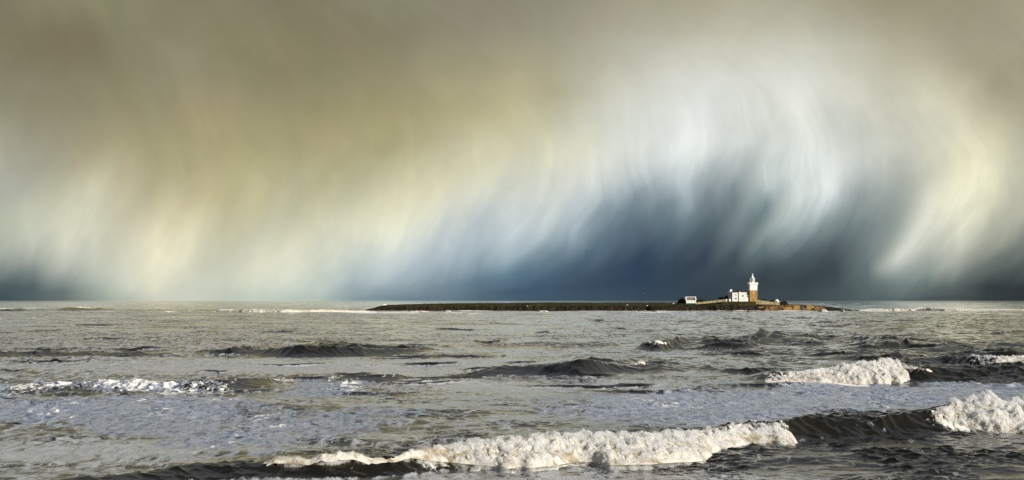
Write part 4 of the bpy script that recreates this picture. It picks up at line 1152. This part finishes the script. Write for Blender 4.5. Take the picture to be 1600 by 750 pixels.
# keepers' cottages
e, cx, q, w, dp = gable_house('keepers_cottage', 'left white two storey cottage with one dark window, beside a chimney block', 'cottage', 1143.2, 1152.1, 471, 457.0, 455.2, 7.0, M['white'], M['slate'],
                              wins=[(1147.6, 1149.6, 459.9, 461.4, 'grey'), (1147.2, 1150.2, 465.4, 467.0, 'dark')])
ch = MB().box(-1.7 + .6, -1.7 + 1.9, 0, 1.4, q(457), q(453.6)).build('chimney', M['soot'], e)
MB().lathe([(.3, q(453.65)), (.24, q(452.6))], 8, -.45, .7).build('chimney_pot', M['soot'], ch)
e, cx, q, w, dp = gable_house('keepers_cottage', 'right white two storey cottage next to the lighthouse, beyond a dark gap', 'cottage', 1153.3, 1165.6, 471.2, 456.6, 455.0, 7.0, M['white'], M['slate'],
                              wins=[(1158.4, 1161, 461.2, 463.4, 'grey')])
ch = MB().box(-w - .55, -w + .75, -.6, .9, q(457.5), q(452.6)).build('chimney', M['soot'], e)
MB().lathe([(.62, q(452.65)), (.7, q(452.2)), (.5, q(451.2))], 8, -w + .1, .1).build('chimney_pot', M['soot'], ch)
MB().box(-w + .05, -w + 1.2, -dp / 2 - .35, -dp / 2 - .003, .2, q(456)).build('porch_pier', M['white'], e)
gable_house('cottage_annexe', 'small white annexe with a dark window between cottage and lighthouse', 'annexe', 1165.7, 1168.9, 471, 461.2, 460.2, 5.0, M['white'], M['slate'],
            wins=[(1166.6, 1168.2, 462.2, 464.4, 'dark')])
# stair tower at the left end, white head over a shaded lower wall
xa, xb = pt(1138.9, YB + 1), pt(1143.0, YB + 1)
st = empty('stair_turret', ((xa + xb) / 2, D_ISL + YB + 1.5, base_z - .4), R(24))
tag(st, 'narrow white turret with overhanging head at the left end of the cottages', 'turret')
hw2 = (xb - xa) / 2
qz = lambda py: zz(py) - base_z + .4
MB().box(-hw2 * .82, hw2 * .82, -1.3, 1.3, 0, qz(457.6)).build('shaft', M['white'], st)
MB().box(-hw2 * 1.0, hw2 * 1.0, -1.6, 1.6, qz(457.6), qz(452.3)).build('head', M['white'], st, bevel=.05)
MB().box(-hw2 * 1.08, hw2 * 1.08, -1.7, 1.7, qz(452.3), qz(451.7)).build('cap', M['slate'], st)
tk = empty('water_tank', (pt(1140, YB - 3), D_ISL + YB - 3, base_z - .2))
tag(tk, 'rounded white tank at the foot of the turret', 'tank')
MB().lathe([(1.0, 0), (1.05, .5), (1.05, 1.5), (.8, 2.1), (.3, 2.35)], 14).build('tank_body', M['white_paint'], tk, True)
MB().lathe([(.28, 2.3), (.28, 2.5)], 8).build('lid', M['metal_grey'], tk)
gp = empty('gate_post', (pt(1135.4, YB - 5), D_ISL + YB - 5, base_z - .3))
tag(gp, 'short white gate post at the right end of the pale boundary wall', 'post')
MB().box(-.42, .42, -.42, .42, 0, 2.0).build('shaft', M['white'], gp, bevel=.04)
MB().add([(-.5, -.5, 2.0), (.5, -.5, 2.0), (.5, .5, 2.0), (-.5, .5, 2.0), (0, 0, 2.45)], [(0, 3, 2, 1), (0, 1, 4), (1, 2, 4), (2, 3, 4), (3, 0, 4)]).build('cap', M['white'], gp)
gable_house('dark_shed', 'long low black shed left of the white cottages', 'shed', 1123.2, 1133.0, 471, 466.0, 464.4, 5.0, M['soot'], M['slate'], YB + 8)
gable_house('dark_shed', 'small black outbuilding touching the turret of the cottages', 'shed', 1133.4, 1138.0, 471, 463.8, 462.0, 5.0, M['soot'], M['slate'], YB + 6)

# white hut
e, cx, q, w, dp = gable_house('white_hut', 'detached white hut with a brown roof and white gables, standing alone on the shore', 'hut', 1071.6, 1086.6, 474.2, 469.0, 464.6, 5.6, M['white'], M['roof_tile'], 14.0, coping=M['white'])
MB().box(-w - .05, w + .05, -dp / 2 - .06, -dp / 2 + .1, .0, q(473.6)).build('base_course', M['green_paint'], e)
MB().box(w - 1.5, w - .7, -dp / 2 - .05, -dp / 2 + .03, q(468.9), q(466.2)).build('chimney_shaft', M['soot'], e)
for px_, lab in ((1073.2, 'green barrel below the left corner of the white hut'), (1079.3, 'green barrel below the middle of the white hut'), (1085.3, 'green barrel below the right corner of the white hut')):
    zb = ground(px_, 9.0)
    e = empty('green_barrel', (pt(px_, 9.0), D_ISL + 9.0, max(zb, izp(475.9)) - .15))
    tag(e, lab, 'barrel', 'green barrels by the hut')
    MB().lathe([(.42, 0), (.5, .3), (.52, .6), (.5, .9), (.42, 1.2)], 12).build('barrel_body', M['green_paint'], e, True)
    MB().lathe([(.40, 1.195), (.40, 1.24)], 12).build('lid', M['metal_grey'], e)


# boundary walls
def wall_run(name, label, pts_, th, mat, cat='wall', yoff=20.0, seed=1):
    """pts_: (column, top row, bottom row)"""
    p = np.array(pts_, float)
    xs = np.linspace(p[0, 0], p[-1, 0], int((p[-1, 0] - p[0, 0]) * 1.6) + 2)
    tz = zz(np.interp(xs, p[:, 0], p[:, 1])) + (fbm(xs * 0.9, xs * 0, None, 3, seed) - .5) * 0.55
    bz = zz(np.interp(xs, p[:, 0], p[:, 2])) - 0.5
    o = empty(name, (pt(xs[len(xs) // 2], yoff), D_ISL + yoff, float(bz.mean())))
    tag(o, label, cat)
    v = []; f = []
    for i, x in enumerate(xs):
        X0 = pt(x, yoff) - o.location.x
        j = (vnoise(np.array([x * .7]), np.array([seed * 1.0]))[0] - .5) * .3
        v += [(X0, -th / 2 + j, bz[i] - o.location.z), (X0, -th / 2 + j, tz[i] - o.location.z), (X0, th / 2, tz[i] - o.location.z), (X0, th / 2, bz[i] - o.location.z)]
    for i in range(len(xs) - 1):
        a = 4 * i
        f += [(a, a + 4, a + 5, a + 1), (a + 1, a + 5, a + 6, a + 2), (a + 2, a + 6, a + 7, a + 3), (a + 3, a + 7, a + 4, a)]
    f += [(0, 1, 2, 3), (len(v) - 1, len(v) - 2, len(v) - 3, len(v) - 4)]
    MB().add(v, f).build('masonry', mat, o)
    return o


wall_run('boundary_wall', 'pale boundary wall climbing from the white hut to the cottages', [(1087.5, 472.4, 474.3), (1100, 471.4, 473.4), (1115, 469.9, 472.0), (1126, 468.4, 470.9), (1135, 467.2, 470.3)], .6, M['wall_stone'], yoff=18, seed=3)
wall_run('boundary_wall', 'pale stone wall running right from the lighthouse to the white dome', [(1181.5, 468.6, 474), (1190, 469.3, 474.4), (1200, 471.3, 474.8), (1210, 472.0, 475.3), (1218.5, 472.3, 475.6)], .7, M['wall_stone'], yoff=22, seed=5)
wall_run('sea_wall', 'orange sandstone ledge below the wall right of the lighthouse', [(1185.6, 479, 482), (1190, 479.3, 483), (1197, 478.6, 484)], 1.4, M['orange_stone'], yoff=5, seed=7)
wall_run('sea_wall', 'orange sandstone block left of the green shed on the shore', [(1238.8, 477.3, 485), (1244, 476.8, 485), (1249.6, 477.1, 485)], 2.2, M['orange_stone'], yoff=5, seed=9)
wall_run('sea_wall', 'wide orange sandstone block right of the green shed on the shore', [(1259.6, 476.6, 485.5), (1266, 476.4, 485.5), (1270, 477.6, 485.5), (1273, 480.2, 485.5)], 2.4, M['orange_stone'], yoff=5, seed=11)
wall_run('sea_wall', 'low orange rubble bank left of the two sandstone blocks', [(1224, 481, 485.8), (1228, 479.6, 485.8), (1233, 479.0, 485.8), (1238, 480.3, 485.8)], 1.5, M['orange_stone'], yoff=4, seed=13)
# green shed
xa, xb = pt(1250.3, 6), pt(1258.9, 6)
gs = empty('green_shed', ((xa + xb) / 2, D_ISL + 6.5, 0))
tag(gs, 'dark shed with a bright green door between two orange blocks', 'shed')
w_ = (xb - xa) / 2
MB().prism([(-w_, .3), (w_, .3), (w_, 3.6), (0, 4.3), (-w_, 3.6)], -1.6, 1.8).build('wall', M['slate'], gs)
MB().prism([(-w_ - .2, 3.62), (0, 4.34), (w_ + .2, 3.62), (w_ + .2, 3.82), (0, 4.56), (-w_ - .2, 3.82)], -1.8, 2.0).build('roof', M['soot'], gs)
d_ = MB().box(-.9, 1.0, -1.68, -1.603, .5, 2.9).build('door', M['green_paint'], gs)
MB().box(.7, .82, -1.74, -1.681, 1.5, 1.75).build('handle', M['metal_grey'], d_)

# white dome
dm = empty('white_dome', (pt(1213.6, 24), D_ISL + 24, zz(473.2) - .2))
tag(dm, 'small white dome with a dark doorway behind the wall, right of the lighthouse', 'dome')
rd = 3.55 * SC
MB().lathe([(rd, 0), (rd, 1.0)] + [(rd * math.cos(a), 1.0 + rd * 1.18 * math.sin(a)) for a in np.linspace(.1, 1.5, 9)], 24).build('shell', M['white_paint'], dm, True)
MB().prism([(-.45, .1), (.45, .1), (.45, 1.2), (.3, 1.55), (0, 1.7), (-.3, 1.55), (-.45, 1.2)], -rd - .12, -rd + .8).build('doorway', M['soot'], dm)


# scrub
def bush(label, x0, x1, ytop, ybase, yoff, seed, spiky=False):
    r = np.random.default_rng(seed)
    w = (x1 - x0) * SC / 2; h = (ybase - ytop) * SC
    o = empty('bush', (pt((x0 + x1) / 2, yoff), D_ISL + yoff, zz(ybase) - .3))
    tag(o, label, 'bush', 'dark scrub around the buildings')
    n = 900
    a = r.random(n) * 2 * np.pi; q = np.sqrt(r.random(n))
    lob = 0.55 + 0.45 * vnoise(np.cos(a) * q * 2.2 + 5 + seed, np.sin(a) * 1.5 + 3, None, seed)
    X_ = np.cos(a) * q * w; Y_ = np.sin(a) * q * max(1.5, w * .4)
    hh = (1 - q ** 2.2) ** .6 * h * lob * 1.35 + .3
    Z_ = hh * np.sqrt(r.random(n))
    s_ = 0.28 + .22 * r.random(n)
    P = np.stack([X_, Y_, Z_], -1)
    u = r.normal(size=(n, 3)); u /= np.linalg.norm(u, axis=1, keepdims=True)
    v = np.cross(u, r.normal(size=(n, 3))); v /= np.linalg.norm(v, axis=1, keepdims=True)
    vs = np.stack([P - u * s_[:, None], P + v * s_[:, None] * .7, P + u * s_[:, None], P - v * s_[:, None] * .7], 1).reshape(-1, 3)
    np_mesh('foliage', vs, np.arange(4 * n, dtype=np.int32).reshape(-1, 4), M['leaf'], False, o)
    b = MB()
    for k in range(5):
        b.tube((w * .3 * (k - 2) / 2, 0, -.3), (w * .7 * (k - 2) / 2, .3 * (k % 2), h * .6), .07, 5)
    b.build('stem', M['bark'], o)


bush('dark scrub clump left of the white hut', 1058, 1073, 466.9, 474.2, 18, 1)
bush('low dark scrub hump between the white hut and the black shed', 1088, 1106, 468.2, 472.6, 26, 2)
bush('dark low scrub just right of the lighthouse, above the pale wall', 1183, 1197, 467.4, 471.5, 30, 3)
bush('small dark scrub left of the white dome', 1203, 1211, 468.9, 472.8, 30, 4)
bush('dark scrub right of the white dome at the end of the wall', 1217, 1231, 470.3, 476, 24, 5)

# pale boulders on the turf
for px_, py_, sz, lab in ((824, 478.2, .55, 'tiny white boulder on the bare middle of the island, leftmost of six'),
                          (980, 476.6, .6, 'tiny white boulder on the turf, second of six from the left'),
                          (1011, 478, .7, 'tiny white boulder low on the bank, third of six from the left'),
                          (1052, 474.6, .8, 'pale boulder near the scrub clump left of the white hut'),
                          (1066.5, 477, .5, 'tiny white boulder just below the left corner of the white hut'),
                          (1093.6, 476, .7, 'white boulder below the start of the climbing boundary wall')):
    # find the depth at which the terrain shows on this row
    col_ = int(np.argmin(np.abs(gx - px_)))
    zr_ = CH - (py_ - HOR) * (D_ISL + gy) / F
    hit = np.nonzero(zt[:, col_] >= zr_)[0]
    j = hit[0] if len(hit) else 30
    o = bpy.data.objects.new('boulder', None)
    b = MB()
    v = []; f = []
    prof = [(.3, -.25), (1.0, 0), (1.1, .4), (.75, .85), (.25, 1.05)]
    for r_, z_ in prof:
        for k in range(9):
            a = 2 * math.pi * k / 9; g_ = .8 + .4 * random.random()
            v.append((r_ * sz * g_ * math.cos(a) * 1.25, r_ * sz * g_ * math.sin(a), z_ * sz * (.85 + .3 * random.random())))
    for q_ in range(4):
        for k in range(9):
            f.append((q_ * 9 + k, q_ * 9 + (k + 1) % 9, (q_ + 1) * 9 + (k + 1) % 9, (q_ + 1) * 9 + k))
    f += [tuple(range(36, 45))]
    o = b.add(v, f).build('boulder', M['pale_rock'])
    o.location = (pt(px_, gy[j] - .6), D_ISL + gy[j] - .6, max(zt[j, col_] - .3, .2))
    tag(o, lab, 'boulder', 'pale boulders on the island')

# dark skerry rocks off both island tips
def skerry(label, px_, py_, sx, sz, seed):
    n1, n2 = 14, 22
    th = np.linspace(-.3, np.pi / 2, n1)[:, None]; ph = np.linspace(0, 2 * np.pi, n2, endpoint=False)[None]
    x = np.cos(th) * np.cos(ph); y = np.cos(th) * np.sin(ph); z = np.sin(th) + 0 * ph
    k = .55 + .9 * fbm(x * 1.6 + seed * 3.1, y * 1.6, z * 1.6, 4, seed)
    v = np.stack([x * k * sx, y * k * sx * .6, z * k * sz - .1], -1).reshape(-1, 3)
    q = np.array([(i * n2 + j, i * n2 + (j + 1) % n2, (i + 1) * n2 + (j + 1) % n2, (i + 1) * n2 + j) for i in range(n1 - 1) for j in range(n2)], np.int32)
    o = np_mesh('rock', v, q, M['wet_rock'], False)
    d = float(dist(py_))
    o.location = ((px_ - 800) / F * d, d, 0)
    tag(o, label, 'rock', 'wet rocks off the island')


skerry('dark wet rock off the left tip of the island', 579, 486.2, 5.5, 1.1, 1)
skerry('dark wet rock off the right tip of the island, beside the last splash', 1321, 486.3, 3.4, 1.9, 2)
skerry('low wet rock in the surf beyond the right tip of the island', 1337, 486.0, 3.5, .8, 3)

# small boat on the horizon
db = 2600.0
bt = empty('small_boat', ((600 - 800) / F * db, db, 0.15), R(12))
tag(bt, 'tiny white boat on the horizon above the left tip of the island', 'boat')
hl = []
for t_ in np.linspace(0, 1, 9):
    wd = 1.5 * (1 - t_ ** 3) * (0.75 + .25 * min(1, t_ * 4)); x_ = -3.6 + 7.6 * t_
    zs = 1.25 + .75 * t_ ** 2
    hl += [(x_, -wd, zs), (x_, -wd * .7, .2), (x_ - .2 * t_, 0, -.35), (x_, wd * .7, .2), (x_, wd, zs)]
hf = [(5 * i + j, 5 * i + j + 1, 5 * i + j + 6, 5 * i + j + 5) for i in range(8) for j in range(4)]
hf += [(5 * i + 4, 5 * i, 5 * i + 5, 5 * i + 9) for i in range(8)] + [(0, 4, 3, 2, 1)]
MB().add(hl, hf).build('hull', M['white_paint'], bt)
cb_ = MB().prism([(-.6, 1.2), (1.8, 1.4), (1.3, 3.0), (-.5, 3.0)], -.95, .95).build('cabin', M['white_paint'], bt, bevel=.05)
MB().box(-.3, 1.2, -.99, -.955, 2.0, 2.7).build('window', M['dark_glass'], cb_)
MB().tube((-.2, 0, 3.0), (-.4, 0, 5.2), .05).build('mast', M['metal_grey'], bt)

# gull in the air
gl = empty('gull', ((1007 - 800) / F * 900, 900, CH + (HOR - 459) * 900 / F), R(20))
tag(gl, 'white gull in flight against the dark cloud left of the hut', 'bird')
MB().lathe([(.01, -.28), (.05, -.2), (.085, -.05), (.08, .08), (.055, .17), (.05, .21), (.045, .25), (.01, .31)], 10).build('body', M['gull'], gl, True).rotation_euler = (R(90), 0, 0)
for s_ in (-1, 1):
    wv_ = [(0.05 * s_, .1, .03), (.05 * s_, -.1, .03), (.34 * s_, -.07, .17), (.34 * s_, .12, .17), (.74 * s_, -.1, .10), (.70 * s_, .02, .10)]
    wv_ += [(x_, y_, z_ + .02) for x_, y_, z_ in wv_]
    wf_ = [(0, 1, 2, 3), (3, 2, 4, 5), (6, 9, 8, 7), (9, 11, 10, 8), (0, 3, 9, 6), (3, 5, 11, 9), (1, 7, 8, 2), (2, 8, 10, 4), (4, 10, 11, 5), (0, 6, 7, 1)]
    MB().add(wv_, wf_).build('wing', M['gull'], gl)

# ------------------------------------------------------------------ camera and view
cam = bpy.data.cameras.new('camera'); cam.sensor_width = 36; cam.sensor_fit = 'HORIZONTAL'
cam.lens = 36 * F / W; cam.shift_y = (HOR - HGT / 2) / W
cam.clip_start = 0.5; cam.clip_end = 60000
co = bpy.data.objects.new('camera', cam); COL.objects.link(co)
co.location = (0, 0, CH); co.rotation_euler = (R(90), 0, 0)
scene.camera = co
vs = scene.view_settings
scene.display_settings.display_device = 'sRGB'
vs.view_transform = 'Standard'; vs.look = 'None'; vs.exposure = EXPO; vs.gamma = 1.0; vs.use_curve_mapping = False
cy = scene.cycles
cy.diffuse_bounces = 2; cy.glossy_bounces = 3; cy.transmission_bounces = 4; cy.transparent_max_bounces = 32; cy.volume_bounces = 6; cy.volume_step_rate = 0.5; cy.volume_max_steps = 256
cy.max_bounces = 10
cy.use_denoising = False
cy.sample_clamp_indirect = 6.0
